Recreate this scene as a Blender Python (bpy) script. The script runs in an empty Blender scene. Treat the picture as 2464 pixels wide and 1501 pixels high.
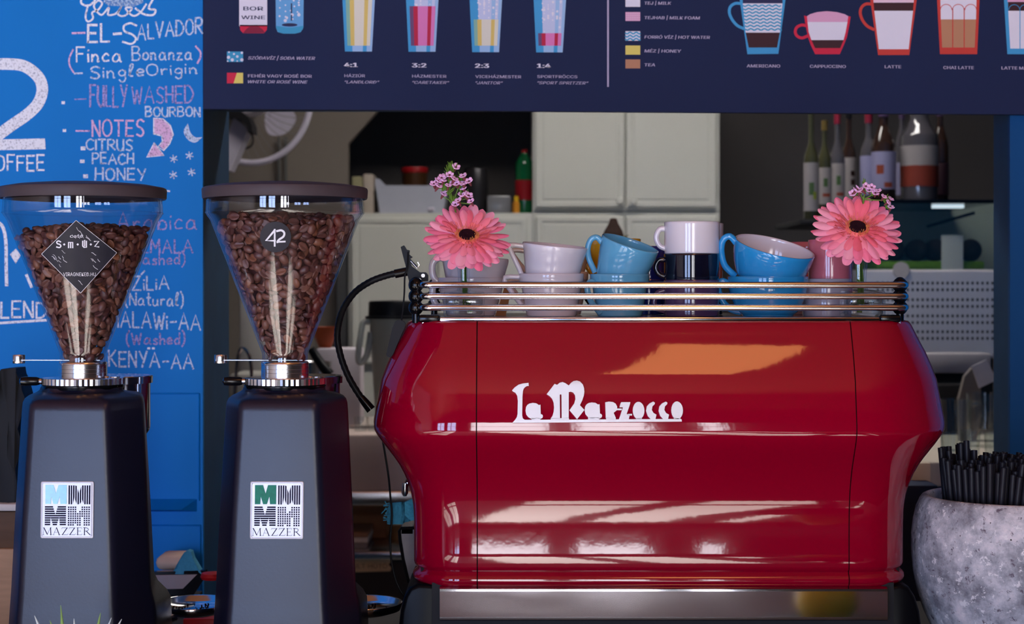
import bpy, bmesh, math, random, os
import numpy as np
from mathutils import Vector, Matrix

random.seed(7)
R = math.radians
SC = bpy.context.scene
COL = SC.collection

# ------------------------------------------------------------------ camera
# level camera, 1.43 m above the floor; frame taken as 2464 x 1501 px, focal length 4400 px
CAMD, CAMZ, FPX, HZ = 2.2, 1.43, 4400.0, 690.0
cam_d = bpy.data.cameras.new('camera')
cam = bpy.data.objects.new('camera', cam_d)
COL.objects.link(cam)
cam.location = (0, -CAMD, CAMZ)
cam.rotation_euler = (R(90), 0, 0)
cam_d.sensor_width = 36
cam_d.lens = FPX / 2464 * 36
cam_d.shift_y = -(750.5 - HZ) / 2464
cam_d.clip_start = 0.05
cam_d.dof.use_dof = True
cam_d.dof.focus_distance = 2.2
cam_d.dof.aperture_fstop = 9.0
SC.camera = cam

# ------------------------------------------------------------------ world, lights, exposure
w = bpy.data.worlds.new('world')
SC.world = w
w.use_nodes = True
w.node_tree.nodes['Background'].inputs[0].default_value = (0.55, 0.68, 1.0, 1)
w.node_tree.nodes['Background'].inputs[1].default_value = 0.03
SC.view_settings.view_transform = 'Standard'
SC.view_settings.look = 'None'
SC.view_settings.gamma = 1
SC.view_settings.exposure = 0.0
SC.cycles.transparent_max_bounces = 24
SC.cycles.max_bounces = 10
SC.cycles.sample_clamp_indirect = 6.0

WIN_Y = -5.4


def area(name, loc, rot, sx, sy, power, col):
    l = bpy.data.lights.new(name, 'AREA')
    l.shape = 'RECTANGLE'
    l.size, l.size_y = sx, sy
    l.energy = power
    l.color = col
    o = bpy.data.objects.new(name, l)
    o.location = loc
    o.rotation_euler = rot
    COL.objects.link(o)
    return o


# daylight through the tall windows behind the photographer: (centre x, width, z0, z1, radiance, colour)
COOL, PALE = (0.44, 0.59, 1.0), (0.92, 0.93, 1.0)
WINDOWS = [(-2.85, 1.1, 0.23, 2.65, 13.0, COOL), (-1.42, 0.95, 0.23, 2.65, 13.0, COOL), (-0.02, 0.38, 0.23, 2.65, 13.0, PALE),
           (0.42, 0.36, 0.23, 2.65, 13.0, PALE), (0.84, 0.14, 0.23, 2.65, 12.0, PALE)]
for (wx, ww, z0, z1, L, wc) in WINDOWS:
    area('window_daylight', (wx, WIN_Y - 0.12, (z0 + z1) / 2), (R(90), 0, 0), ww, z1 - z0,
         L * math.pi * ww * (z1 - z0), wc)
# low sun falling through the same windows onto the floor of the guests' side
sl_ = bpy.data.lights.new('sun', 'SUN')
sl_.energy = 62
sl_.angle = R(0.6)
sl_.color = (1.0, 0.95, 0.9)
so_ = bpy.data.objects.new('sun', sl_)
so_.rotation_euler = (R(58), 0, R(-4))
so_.location = (0, -9, 6)
COL.objects.link(so_)
# warm lamp added at the ceiling for the orange reflection on the red body
CEIL = 3.0
area('ceiling_reflection_light', (0.47, -1.76, CEIL - 0.06), (0, 0, R(-5)), 0.34, 1.05, 5.5 * math.pi * 0.36, (1.0, 0.42, 0.13))
# fill lamp added to brighten the back room
area('back_room_fill', (0.3, 1.9, 2.75), (0, 0, 0), 1.2, 0.3, 23, (1.0, 0.95, 0.9))

# ------------------------------------------------------------------ helpers
ORG = {}


def P(px, py, d):
    """point on the plane at distance d in front of the lens"""
    return Vector(((px - 1232.0) * d / FPX, d - CAMD, CAMZ - (py - HZ) * d / FPX))


def S(d):
    return d / FPX


def srgb(r, g, b):
    f = lambda c: (c / 255 / 12.92) if c / 255 <= 0.04045 else ((c / 255 + 0.055) / 1.055) ** 2.4
    return (f(r), f(g), f(b))


MATS = {}


def mat(name, col, rough=0.5, metal=0.0, coat=0.0, var=0.08, scale=30.0, bump=0.0, spec=None, sss=0.0, aniso=0.0, coat_rough=0.03,
        stretch=None, emit=0.0, rvar=0.0):
    if name in MATS:
        return MATS[name]
    m = bpy.data.materials.new(name)
    m.use_nodes = True
    nt = m.node_tree
    b = nt.nodes['Principled BSDF']
    b.inputs['Roughness'].default_value = rough
    b.inputs['Metallic'].default_value = metal
    b.inputs['Specular IOR Level'].default_value = spec if spec is not None else (0.5 if rough < 0.3 else 0.2)
    if coat:
        b.inputs['Coat Weight'].default_value = coat
        b.inputs['Coat Roughness'].default_value = coat_rough
    if sss:
        b.inputs['Subsurface Weight'].default_value = sss
        b.inputs['Subsurface Radius'].default_value = (0.01, 0.004, 0.003)
    if emit:
        b.inputs['Emission Color'].default_value = (*col, 1)
        b.inputs['Emission Strength'].default_value = emit
    tc = nt.nodes.new('ShaderNodeTexCoord')
    n = nt.nodes.new('ShaderNodeTexNoise')
    n.inputs['Scale'].default_value = scale
    n.inputs['Detail'].default_value = 4
    if stretch:
        mp = nt.nodes.new('ShaderNodeMapping')
        mp.inputs['Scale'].default_value = stretch
        nt.links.new(tc.outputs['Object'], mp.inputs[0])
        nt.links.new(mp.outputs[0], n.inputs['Vector'])
    else:
        nt.links.new(tc.outputs['Object'], n.inputs['Vector'])
    mx = nt.nodes.new('ShaderNodeMix')
    mx.data_type = 'RGBA'
    mx.inputs[6].default_value = tuple(max(0, c * (1 - var)) for c in col) + (1,)
    mx.inputs[7].default_value = tuple(min(1, c * (1 + var)) for c in col) + (1,)
    nt.links.new(n.outputs['Fac'], mx.inputs[0])
    nt.links.new(mx.outputs[2], b.inputs['Base Color'])
    if rvar:
        mr = nt.nodes.new('ShaderNodeMapRange')
        mr.inputs[3].default_value = max(0, rough - rvar)
        mr.inputs[4].default_value = rough + rvar
        nt.links.new(n.outputs['Fac'], mr.inputs[0])
        nt.links.new(mr.outputs[0], b.inputs['Roughness'])
    if bump:
        bp = nt.nodes.new('ShaderNodeBump')
        bp.inputs['Strength'].default_value = bump
        bp.inputs['Distance'].default_value = 0.002
        nt.links.new(n.outputs['Fac'], bp.inputs['Height'])
        nt.links.new(bp.outputs[0], b.inputs['Normal'])
    MATS[name] = m
    return m


def glass(name, tint=(0.97, 0.98, 0.98), base=0.05, rough=0.02, gain=1.0):
    """clear wall of glass or plastic: straight-through light plus mirror reflection that grows at grazing angles"""
    if name in MATS:
        return MATS[name]
    m = bpy.data.materials.new(name)
    m.use_nodes = True
    nt = m.node_tree
    nt.nodes.clear()
    out = nt.nodes.new('ShaderNodeOutputMaterial')
    tr = nt.nodes.new('ShaderNodeBsdfTransparent')
    tr.inputs[0].default_value = (*tint, 1)
    gl = nt.nodes.new('ShaderNodeBsdfGlossy')
    gl.inputs['Roughness'].default_value = rough
    lw = nt.nodes.new('ShaderNodeLayerWeight')
    lw.inputs[0].default_value = 0.5
    p = nt.nodes.new('ShaderNodeMath')
    p.operation = 'POWER'
    p.inputs[1].default_value = 4.0
    ma = nt.nodes.new('ShaderNodeMath')
    ma.operation = 'MULTIPLY_ADD'
    ma.inputs[1].default_value = 0.8 * gain
    ma.inputs[2].default_value = base
    mx = nt.nodes.new('ShaderNodeMixShader')
    nt.links.new(lw.outputs['Facing'], p.inputs[0])
    nt.links.new(p.outputs[0], ma.inputs[0])
    nt.links.new(ma.outputs[0], mx.inputs[0])
    nt.links.new(tr.outputs[0], mx.inputs[1])
    nt.links.new(gl.outputs[0], mx.inputs[2])
    nt.links.new(mx.outputs[0], out.inputs[0])
    MATS[name] = m
    return m


def chalk(name, col, hole=0.45):
    """dry chalk: strokes broken up by the grain of the board"""
    if name in MATS:
        return MATS[name]
    m = bpy.data.materials.new(name)
    m.use_nodes = True
    nt = m.node_tree
    b = nt.nodes['Principled BSDF']
    b.inputs['Base Color'].default_value = (*col, 1)
    b.inputs['Roughness'].default_value = 1.0
    b.inputs['Specular IOR Level'].default_value = 0.0
    tc = nt.nodes.new('ShaderNodeTexCoord')
    n = nt.nodes.new('ShaderNodeTexNoise')
    n.inputs['Scale'].default_value = 330
    n.inputs['Detail'].default_value = 3
    mr = nt.nodes.new('ShaderNodeMapRange')
    mr.inputs[1].default_value = hole - 0.12
    mr.inputs[2].default_value = hole + 0.10
    mr.inputs[3].default_value = 0.25
    mr.inputs[4].default_value = 0.95
    nt.links.new(tc.outputs['Object'], n.inputs['Vector'])
    nt.links.new(n.outputs['Fac'], mr.inputs[0])
    nt.links.new(mr.outputs[0], b.inputs['Alpha'])
    MATS[name] = m
    return m


class M:
    """collects geometry in world space for one mesh object"""

    def __init__(s):
        s.v, s.f, s.mi = [], [], []

    def add(s, vs, fs, mi=0, T=None):
        b = len(s.v)
        s.v.extend([(T @ Vector(q)) if T is not None else Vector(q) for q in vs])
        s.f.extend([tuple(b + i for i in q) for q in fs])
        s.mi.extend([mi] * len(fs))
        return s

    def box(s, lo, hi, mi=0, T=None):
        x0, y0, z0 = lo
        x1, y1, z1 = hi
        vs = [(x0, y0, z0), (x1, y0, z0), (x1, y1, z0), (x0, y1, z0), (x0, y0, z1), (x1, y0, z1), (x1, y1, z1), (x0, y1, z1)]
        return s.add(vs, [(0, 3, 2, 1), (4, 5, 6, 7), (0, 1, 5, 4), (1, 2, 6, 5), (2, 3, 7, 6), (3, 0, 4, 7)], mi, T)

    def rbox(s, lo, hi, r=0.004, seg=2, mi=0, T=None):
        """box with rounded edges"""
        bm = bmesh.new()
        bmesh.ops.create_cube(bm, size=1)
        c = [(lo[i] + hi[i]) / 2 for i in range(3)]
        d = [hi[i] - lo[i] for i in range(3)]
        for v in bm.verts:
            v.co = Vector([c[i] + v.co[i] * d[i] for i in range(3)])
        r = min(r, min(d) * 0.49)
        bmesh.ops.bevel(bm, geom=list(bm.edges), offset=r, segments=seg, affect='EDGES', profile=0.5)
        s.bm(bm, mi, T)
        return s

    def bm(s, bm, mi=0, T=None):
        bm.verts.index_update()
        s.add([v.co.copy() for v in bm.verts], [[v.index for v in f.verts] for f in bm.faces], mi, T)
        bm.free()
        return s

    def rings(s, rings, mi=0, cap0=True, cap1=True, closed=True, T=None):
        n = len(rings[0])
        vs = [q for r in rings for q in r]
        fs = []
        for i in range(len(rings) - 1):
            for j in range(n if closed else n - 1):
                k = (j + 1) % n
                fs.append((i * n + j, i * n + k, (i + 1) * n + k, (i + 1) * n + j))
        if cap0:
            fs.append(tuple(range(n - 1, -1, -1)))
        if cap1:
            fs.append(tuple((len(rings) - 1) * n + j for j in range(n)))
        return s.add(vs, fs, mi, T)

    def lathe(s, prof, c=(0, 0, 0), n=48, mi=0, T=None, cap0=False, cap1=False):
        c = Vector(c)
        rings = []
        for (r, z) in prof:
            r = max(r, 1e-5)
            rings.append([c + Vector((r * math.cos(2 * math.pi * j / n), r * math.sin(2 * math.pi * j / n), z)) for j in range(n)])
        return s.rings(rings, mi, cap0, cap1, True, T)

    def tube(s, pts, r, n=10, mi=0, T=None, caps=True):
        pts = [Vector(p) for p in pts]
        rr = r if isinstance(r, (list, tuple)) else [r] * len(pts)
        rings = []
        up = None
        for i, p in enumerate(pts):
            t = (pts[min(i + 1, len(pts) - 1)] - pts[max(i - 1, 0)]).normalized()
            if up is None:
                up = Vector((0, 0, 1)) if abs(t.z) < 0.9 else Vector((1, 0, 0))
            a = (up - t * up.dot(t)).normalized()
            up = a
            b = t.cross(a)
            rings.append([p + (a * math.cos(2 * math.pi * j / n) + b * math.sin(2 * math.pi * j / n)) * rr[i] for j in range(n)])
        return s.rings(rings, mi, caps, caps, True, T)

    def ball(s, c, r, sc=(1, 1, 1), n=16, m=10, mi=0, T=None):
        prof = [(math.sin(math.pi * i / m), -math.cos(math.pi * i / m)) for i in range(m + 1)]
        TT = Matrix.Translation(Vector(c)) @ Matrix.Diagonal((r * sc[0], r * sc[1], r * sc[2], 1))
        if T is not None:
            TT = T @ TT
        return s.lathe(prof, n=n, mi=mi, T=TT)

    def plate(s, pts, nrm, th, mi=0):
        """planar polygon pts given a thickness th along nrm"""
        n = len(pts)
        nrm = Vector(nrm) * th
        a = [Vector(p) for p in pts]
        vs = a + [p + nrm for p in a]
        fs = [tuple(range(n)), tuple(range(2 * n - 1, n - 1, -1))]
        fs += [(i, (i + 1) % n, n + (i + 1) % n, n + i) for i in range(n)]
        return s.add(vs, fs, mi)


def spline(pts, k=6, closed=False):
    """Catmull-Rom through pts (any dimension)"""
    pts = [np.array(p, float) for p in pts]
    n = len(pts)
    out = []
    rng = n if closed else n - 1
    for i in range(rng):
        p0 = pts[(i - 1) % n] if (closed or i > 0) else pts[0] * 2 - pts[1]
        p1, p2 = pts[i], pts[(i + 1) % n]
        p3 = pts[(i + 2) % n] if (closed or i + 2 < n) else pts[n - 1] * 2 - pts[n - 2]
        for j in range(k):
            t = j / k
            out.append(0.5 * ((2 * p1) + (p2 - p0) * t + (2 * p0 - 5 * p1 + 4 * p2 - p3) * t * t + (3 * p1 - p0 - 3 * p2 + p3) * t ** 3))
    if not closed:
        out.append(pts[-1])
    return [tuple(float(c) for c in q) for q in out]


def tag(o, label=None, cat=None, group=None, kind=None):
    if label:
        o['label'] = label
    if cat:
        o['category'] = cat
    if group:
        o['group'] = group
    if kind:
        o['kind'] = kind
    return o


def thing(name, label, cat, loc, group=None):
    o = bpy.data.objects.new(name, None)
    COL.objects.link(o)
    o.location = loc
    o.empty_display_size = 0.05
    ORG[o.name] = Vector(loc)
    return tag(o, label, cat, group)


def build(name, g, mats, parent=None, smooth=True, angle=38, label=None, cat=None, group=None, kind=None):
    """link geometry g as ONE mesh object"""
    if not isinstance(mats, (list, tuple)):
        mats = [mats]
    co = np.array([tuple(v) for v in g.v], dtype=np.float64).reshape(-1, 3)
    if parent is not None:
        org = ORG[parent.name]
    else:
        lo, hi = co.min(0), co.max(0)
        org = Vector(((lo[0] + hi[0]) / 2, (lo[1] + hi[1]) / 2, lo[2]))
    co = co - np.array(tuple(org))
    me = bpy.data.meshes.new(name)
    me.from_pydata(co.tolist(), [], g.f)
    for m in mats:
        me.materials.append(m)
    if len(mats) > 1:
        me.polygons.foreach_set('material_index', g.mi)
    if smooth:
        me.polygons.foreach_set('use_smooth', [True] * len(me.polygons))
        me.set_sharp_from_angle(angle=R(angle))
    me.update()
    o = bpy.data.objects.new(name, me)
    COL.objects.link(o)
    if parent is not None:
        o.parent = parent
    else:
        o.location = org
    ORG[o.name] = Vector(org)
    tag(o, label, cat, group, kind)
    return o


def recalc(g):
    """consistent outward normals"""
    bm = bmesh.new()
    vs = [bm.verts.new(v) for v in g.v]
    for f, mi in zip(g.f, g.mi):
        try:
            fc = bm.faces.new([vs[i] for i in f])
            fc.material_index = mi
        except ValueError:
            pass
    bmesh.ops.recalc_face_normals(bm, faces=list(bm.faces))
    bm.verts.index_update()
    g.v = [v.co.copy() for v in bm.verts]
    g.f = [tuple(v.index for v in f.verts) for f in bm.faces]
    g.mi = [f.material_index for f in bm.faces]
    bm.free()
    return g


def copy_thing(root, loc, label, group=None):
    """a thing with copies of its parts and sub-parts, mesh data shared"""
    r = root.copy()
    COL.objects.link(r)
    r.location = loc
    tag(r, label, None, group)
    ORG[r.name] = Vector(loc)
    for ch in list(root.children):
        c = ch.copy()
        COL.objects.link(c)
        c.parent = r
        for g in ch.children:
            d = g.copy()
            COL.objects.link(d)
            d.parent = c
    return r


# ---- flat drawing: strokes and text as thin meshes
def ribbon(pts, wd):
    """2-D ribbon along pts, width wd (number or list) -> list of quads"""
    q = [np.array(p, float) for p in pts]
    n = len(q)
    L, Rr = [], []
    for i in range(n):
        t = q[min(i + 1, n - 1)] - q[max(i - 1, 0)]
        t = t / (np.linalg.norm(t) + 1e-9)
        nr = np.array((-t[1], t[0]))
        h = (wd[i] if isinstance(wd, (list, tuple)) else wd) / 2
        e = q[i] + (t * h * 0.6 if i == n - 1 else (-t * h * 0.6 if i == 0 else 0))
        L.append(e + nr * h)
        Rr.append(e - nr * h)
    return [[tuple(L[i]), tuple(L[i + 1]), tuple(Rr[i + 1]), tuple(Rr[i])] for i in range(n - 1)]


FONT = None
try:
    FONT = bpy.data.fonts.load(os.path.join(bpy.utils.resource_path('LOCAL'), 'datafiles', 'fonts', 'Inter.woff2'))
except Exception:
    FONT = None


def text_mesh(body, shear=0.0, bold=0.0, spacing=1.0):
    """text as 2-D triangles: verts [(x, y)], faces, ink box"""
    c = bpy.data.curves.new('txt', 'FONT')
    c.body = body
    if FONT:
        c.font = FONT
    c.size = 1
    c.offset = bold
    c.shear = shear
    c.space_character = spacing
    c.resolution_u = 3
    o = bpy.data.objects.new('txt', c)
    COL.objects.link(o)
    dg = bpy.context.evaluated_depsgraph_get()
    dg.update()
    me = bpy.data.meshes.new_from_object(o.evaluated_get(dg))
    vs = [(v.co.x, v.co.y) for v in me.vertices]
    fs = [tuple(p.vertices) for p in me.polygons]
    bpy.data.objects.remove(o)
    bpy.data.curves.remove(c)
    bpy.data.meshes.remove(me)
    return vs, fs


def fit_text(body, x0, x1, yb, cap, shear=0.0, bold=0.0, spacing=1.0, slope=0.0):
    """text laid between pixel columns x0..x1 on pixel baseline yb, capital height cap px"""
    vs, fs = text_mesh(body, shear, 0.0, spacing)
    xs = [v[0] for v in vs]
    a, b = min(xs), max(xs)
    k = (x1 - x0) / (b - a)
    ky = cap / 0.727 if FONT else cap / 0.73
    pts = [(x0 + (v[0] - a) * k, yb - v[1] * ky + slope * (v[0] - a) * k) for v in vs]
    return pts, fs


def ellipse(cx, cy, rx, ry=None, n=20, a0=0.0, a1=360.0):
    ry = rx if ry is None else ry
    full = abs(a1 - a0) >= 359.9
    k = n if full else n + 1
    return [(cx + rx * math.cos(R(a0 + (a1 - a0) * i / n)), cy + ry * math.sin(R(a0 + (a1 - a0) * i / n))) for i in range(k)]


def rect(x0, y0, x1, y1):
    return [(x0, y0), (x1, y0), (x1, y1), (x0, y1)]


class Art:
    """flat printed artwork on the plane at distance d (pixel coordinates), one mesh; each layer lies 0.15 mm over the last"""

    def __init__(s, d, step=0.00015):
        s.g, s.d, s.step, s.mats = M(), d, step, []

    def mi(s, m):
        if m not in s.mats:
            s.mats.append(m)
        return s.mats.index(m)

    def poly(s, pts, m, layer=1):
        d = s.d - s.step * layer
        k = s.d / d
        s.g.add([P(1232 + (x - 1232) * k, HZ + (y - HZ) * k, d) for x, y in pts], [tuple(range(len(pts)))], s.mi(m))
        return s

    def mesh(s, vf, m, layer=1):
        d = s.d - s.step * layer
        k = s.d / d
        s.g.add([P(1232 + (x - 1232) * k, HZ + (y - HZ) * k, d) for x, y in vf[0]], vf[1], s.mi(m))
        return s

    def stroke(s, pts, wd, m, layer=1):
        for q in ribbon(pts, wd):
            s.poly(q, m, layer)
        return s

    def done(s, name, parent, **kw):
        return build(name, s.g, s.mats, parent, smooth=False, **kw)

# ------------------------------------------------------------------ materials
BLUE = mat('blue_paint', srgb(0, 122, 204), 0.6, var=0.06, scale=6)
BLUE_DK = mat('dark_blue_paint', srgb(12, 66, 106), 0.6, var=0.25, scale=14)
WALLGREY = mat('grey_plaster', srgb(120, 112, 104), 0.9, var=0.08, scale=4)
WALLDARK = mat('dark_plaster', srgb(82, 78, 78), 0.9, var=0.1, scale=4)
WHITECAB = mat('cabinet_lacquer', srgb(198, 198, 190), 0.5, var=0.03, scale=6)
CREAM = mat('cream_wall', srgb(190, 180, 168), 0.9, var=0.05, scale=3)
WOODCEIL = mat('ceiling_wood', srgb(190, 120, 70), 0.7, var=0.25, scale=4, stretch=(1, 12, 1))
CONCFLOOR = mat('floor_concrete', srgb(150, 146, 142), 0.6, var=0.12, scale=3)
BLACKPL = mat('black_plastic', srgb(20, 20, 24), 0.4, spec=.12, var=0.2, scale=30)
BLACKMAT = mat('black_matte', srgb(26, 25, 28), 0.6, var=0.2, scale=30)
BLACKGLOSS = mat('black_gloss', srgb(10, 10, 13), 0.15, var=0.1, spec=.3)
GRINDBLK = mat('grinder_black_paint', srgb(20, 20, 38), 0.33, var=0.08, scale=300, bump=0.05, spec=0.46, rvar=0.04)
CHROME = mat('chrome', (0.74, 0.72, 0.74), 0.12, metal=1, var=0.02)
STEEL = mat('brushed_steel', (0.62, 0.61, 0.63), 0.24, metal=1, var=0.10, scale=60, stretch=(1, 40, 40))
ALU = mat('turned_aluminium', (0.80, 0.79, 0.80), 0.20, metal=1, var=0.10, scale=50, stretch=(1, 1, 14))
EMBLEM = mat('satin_emblem_metal', (0.66, 0.66, 0.69), 0.42, metal=0.6, var=0.05, scale=120, stretch=(1, 1, 30))
LIDPL = mat('hopper_lid_plastic', srgb(72, 62, 66), 0.5, var=0.08, scale=60)
CLEAR = glass('clear_hopper_plastic', (0.965, 0.965, 0.975), 0.065, 0.03, 0.9)
GLASS = glass('clear_glass', (0.95, 0.97, 0.965), 0.06, 0.01)
GLASSGREEN = glass('smoky_case_glass', (0.62, 0.66, 0.64), 0.05, 0.02)
RED = mat('red_lacquer', srgb(140, 0, 32), 0.5, metal=0.0, coat=1.0, var=0.03, scale=8, coat_rough=0.045, spec=0.0)
RED.node_tree.nodes['Principled BSDF'].inputs['Coat IOR'].default_value = 1.62
nt_ = RED.node_tree
n_ = nt_.nodes.new('ShaderNodeTexNoise')
n_.inputs['Scale'].default_value = 38
n_.inputs['Detail'].default_value = 3
t_ = nt_.nodes.new('ShaderNodeTexCoord')
b_ = nt_.nodes.new('ShaderNodeBump')
b_.inputs['Strength'].default_value = .03
b_.inputs['Distance'].default_value = .002
nt_.links.new(t_.outputs['Object'], n_.inputs['Vector'])
nt_.links.new(n_.outputs['Fac'], b_.inputs['Height'])
nt_.links.new(b_.outputs[0], nt_.nodes['Principled BSDF'].inputs['Coat Normal'])
SEAM = mat('seam_dark', srgb(20, 4, 6), 0.7)  # dark colour of the inner frame behind the panel joints
WHITECER = mat('white_glaze', srgb(222, 216, 222), 0.12, var=0.02, scale=20, coat=0.5)
SKYCER = mat('light_blue_glaze', srgb(98, 172, 208), 0.10, var=0.05, scale=25, coat=0.5)
BLUECER = mat('blue_glaze', srgb(42, 150, 215), 0.10, var=0.04, scale=25, coat=0.5)
NAVYCER = mat('navy_glaze', srgb(14, 16, 34), 0.06, var=0.1, coat=0.5)
COBALTCER = mat('cobalt_glaze', srgb(25, 38, 140), 0.08, var=0.1, coat=0.5)
PURPLECER = mat('purple_glaze', srgb(78, 58, 98), 0.10, var=0.06, coat=0.5)
PINKCER = mat('pink_glaze', srgb(205, 108, 122), 0.12, var=0.05, coat=0.5)
GREYCER = mat('pale_grey_glaze', srgb(176, 174, 186), 0.12, var=0.03, coat=0.5)
YELLOWCER = mat('yellow_glaze', srgb(225, 180, 40), 0.12, var=0.05, coat=0.5)
ORANGECER = mat('orange_glaze', srgb(205, 110, 60), 0.12, var=0.05, coat=0.5)
PLANK = mat('worn_plank', srgb(176, 138, 108), 0.7, var=0.25, scale=8, stretch=(2, 14, 14))
DARKWOOD = mat('dark_wood', srgb(96, 68, 50), 0.6, var=0.3, scale=8, stretch=(2, 14, 14))
CARDB = mat('cardboard', srgb(190, 132, 92), 0.85, var=0.1, scale=20)
BEIGE = mat('beige_laminate', srgb(200, 180, 172), 0.6, var=0.1, scale=25)
COUNTERM = mat('dark_counter_laminate', srgb(42, 40, 43), 0.45, var=0.15, scale=30)
PAPER = mat('white_paper', srgb(232, 228, 226), 0.8, var=0.02)
TEALCLOTH = mat('teal_microfibre', srgb(70, 150, 185), 0.95, var=0.2, scale=260, bump=0.8)
REDPL = mat('red_plastic', srgb(158, 24, 30), 0.4)
GREENPET = mat('green_bottle', srgb(12, 92, 52), 0.15, var=0.1)

# ------------------------------------------------------------------ the setting
Y0 = 0.65          # front plane of the wall with the serving opening (2.85 m from the lens)
DW = CAMD + Y0


def slab(name, lo, hi, m, kind='structure', **kw):
    return build(name, M().box(lo, hi), m, None, smooth=False, kind=kind, **kw)


slab('floor', (-4.2, -5.6, -0.05), (4.2, 4.2, 0.0), CONCFLOOR)
slab('ceiling', (-4.2, -5.6, CEIL), (4.2, 4.2, CEIL + 0.1), WOODCEIL)
slab('wall_left', (-4.3, -5.6, 0), (-4.2, 4.2, CEIL), CREAM)
slab('wall_right', (4.2, -5.6, 0), (4.3, 4.2, CEIL), WALLDARK)
slab('wall_back', (-4.2, 3.62, 0), (4.2, 3.75, CEIL), WALLDARK)
# window wall behind the photographer, pierced by four windows
g = M()
xs = -4.2
for (wx, ww, z0, z1, L, wc) in WINDOWS:
    g.box((xs, WIN_Y - 0.1, 0), (wx - ww / 2, WIN_Y + 0.1, CEIL))
    g.box((wx - ww / 2, WIN_Y - 0.1, 0), (wx + ww / 2, WIN_Y + 0.1, z0))
    g.box((wx - ww / 2, WIN_Y - 0.1, z1), (wx + ww / 2, WIN_Y + 0.1, CEIL))
    xs = wx + ww / 2
g.box((xs, WIN_Y - 0.1, 0), (4.2, WIN_Y + 0.1, CEIL))
build('wall_front', g, mat('front_wall_paint', srgb(74, 70, 70), 0.9, var=0.08, scale=4), smooth=False, kind='structure')
for i, (wx, ww, z0, z1, L, wc) in enumerate(WINDOWS):
    g = M()
    y = WIN_Y - 0.04
    for a in ((-ww / 2, 0, ww / 2) if ww > .5 else (-ww / 2, ww / 2)):
        g.box((wx + a - 0.025, y, z0), (wx + a + 0.025, y + 0.06, z1))
    for z in (z0, z0 + (z1 - z0) * 0.68, z1):
        g.box((wx - ww / 2, y, z - 0.025), (wx + ww / 2, y + 0.06, z + 0.025))
    build('window_%d' % (i + 1), g, BLUE_DK, smooth=False, kind='structure')
slab('reflector_front', (-4.2, WIN_Y + 0.1, 0), (4.2, WIN_Y + 0.115, 0.225), mat('pale_reflector', srgb(158, 150, 158), .8))  # unseen pale strip added for the steel panel to mirror
# back room: grey front wall with a dark slanted niche
d = 5.3
g = M()
poly = [(-900, -900), (1500, -900), (1500, 150), (1006, 150), (905, 270), (838, 345), (838, 512), (838, 1500), (-900, 1500)]
g.plate([P(x, y, d) for x, y in poly], (0, 1, 0), 0.04)
build('wall_rear', g, WALLGREY, smooth=False, kind='structure')
# grey conduit pipes on the rear wall under the fan
for k, px in enumerate((671, 687)):
    g = M().tube([P(px, 330, 5.28), P(px + 2, 690, 5.28)], 0.005, 8)
    build('conduit_pipe', g, mat('grey_pipe', srgb(92, 92, 90), 0.6), None, label='%s of two thin grey pipes running down the rear wall under the fan' % ('left' if k == 0 else 'right'),
          cat='pipe', group='pipes on the rear wall')
# lintel above the serving opening (carries the menu)
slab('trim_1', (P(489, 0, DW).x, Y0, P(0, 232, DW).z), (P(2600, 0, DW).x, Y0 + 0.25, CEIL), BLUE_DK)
slab('wall_partition', (P(2600, 0, DW).x, Y0, 0), (4.2, Y0 + 0.12, CEIL), BLUE)

# blue chalk pillar, left of the opening
xr = P(488, 0, DW).x
pil = thing('chalk_pillar', 'bright blue painted pillar covered in chalk coffee notes, left edge of the picture', 'pillar', (xr - 1.0, Y0, 0))
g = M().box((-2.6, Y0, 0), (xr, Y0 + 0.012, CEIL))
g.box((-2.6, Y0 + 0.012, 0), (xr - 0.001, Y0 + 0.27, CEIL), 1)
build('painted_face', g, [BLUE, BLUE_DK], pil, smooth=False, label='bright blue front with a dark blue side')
# pressed ledge and frame low on the pillar
g = M()
a, b = P(330, 1200, DW), P(474, 1221, DW)
g.add([(a.x, Y0, a.z), (b.x, Y0, a.z), (b.x - 0.02, Y0 - 0.03, b.z), (a.x, Y0 - 0.03, b.z), (a.x, Y0, b.z - 0.006), (b.x, Y0, b.z - 0.006)],
      [(0, 1, 2, 3), (3, 2, 5, 4), (1, 5, 2)])
build('ledge', g, BLUE, pil, smooth=False)
g = M()
for (x0, y0, x1, y1) in ((478, 945, 481, 1205), (300, 945, 481, 948), (300, 1262, 484, 1265), (481, 1262, 484, 1420)):
    p0, p1 = P(x0, y0, DW), P(x1, y1, DW)
    g.rbox((p0.x, Y0 - 0.003, p1.z), (p1.x, Y0 + 0.001, p0.z), 0.001, 1)
build('pressed_frame', g, BLUE, pil, smooth=False)
# right-hand pillar
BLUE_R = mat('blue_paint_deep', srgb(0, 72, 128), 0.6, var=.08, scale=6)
xl = P(2430, 0, DW).x
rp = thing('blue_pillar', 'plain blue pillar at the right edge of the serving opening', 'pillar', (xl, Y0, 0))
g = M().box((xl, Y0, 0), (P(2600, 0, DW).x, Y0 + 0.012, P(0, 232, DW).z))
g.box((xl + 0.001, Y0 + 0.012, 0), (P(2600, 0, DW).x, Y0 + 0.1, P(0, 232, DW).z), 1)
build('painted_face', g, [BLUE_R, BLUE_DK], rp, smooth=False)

# the bar
zc = 0.95
bar = thing('bar_counter', 'dark bar counter that carries the grinders and the espresso machine', 'counter', (0.2, 0.2, 0))
build('countertop', M().rbox((-2.6, -0.34, zc - 0.04), (P(2600, 0, DW).x, 0.60, zc), 0.006), COUNTERM, bar, smooth=False)
build('front_panel', M().box((-2.6, -0.28, 0), (P(2600, 0, DW).x, -0.24, zc - 0.04)), DARKWOOD, bar, smooth=False)

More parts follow.
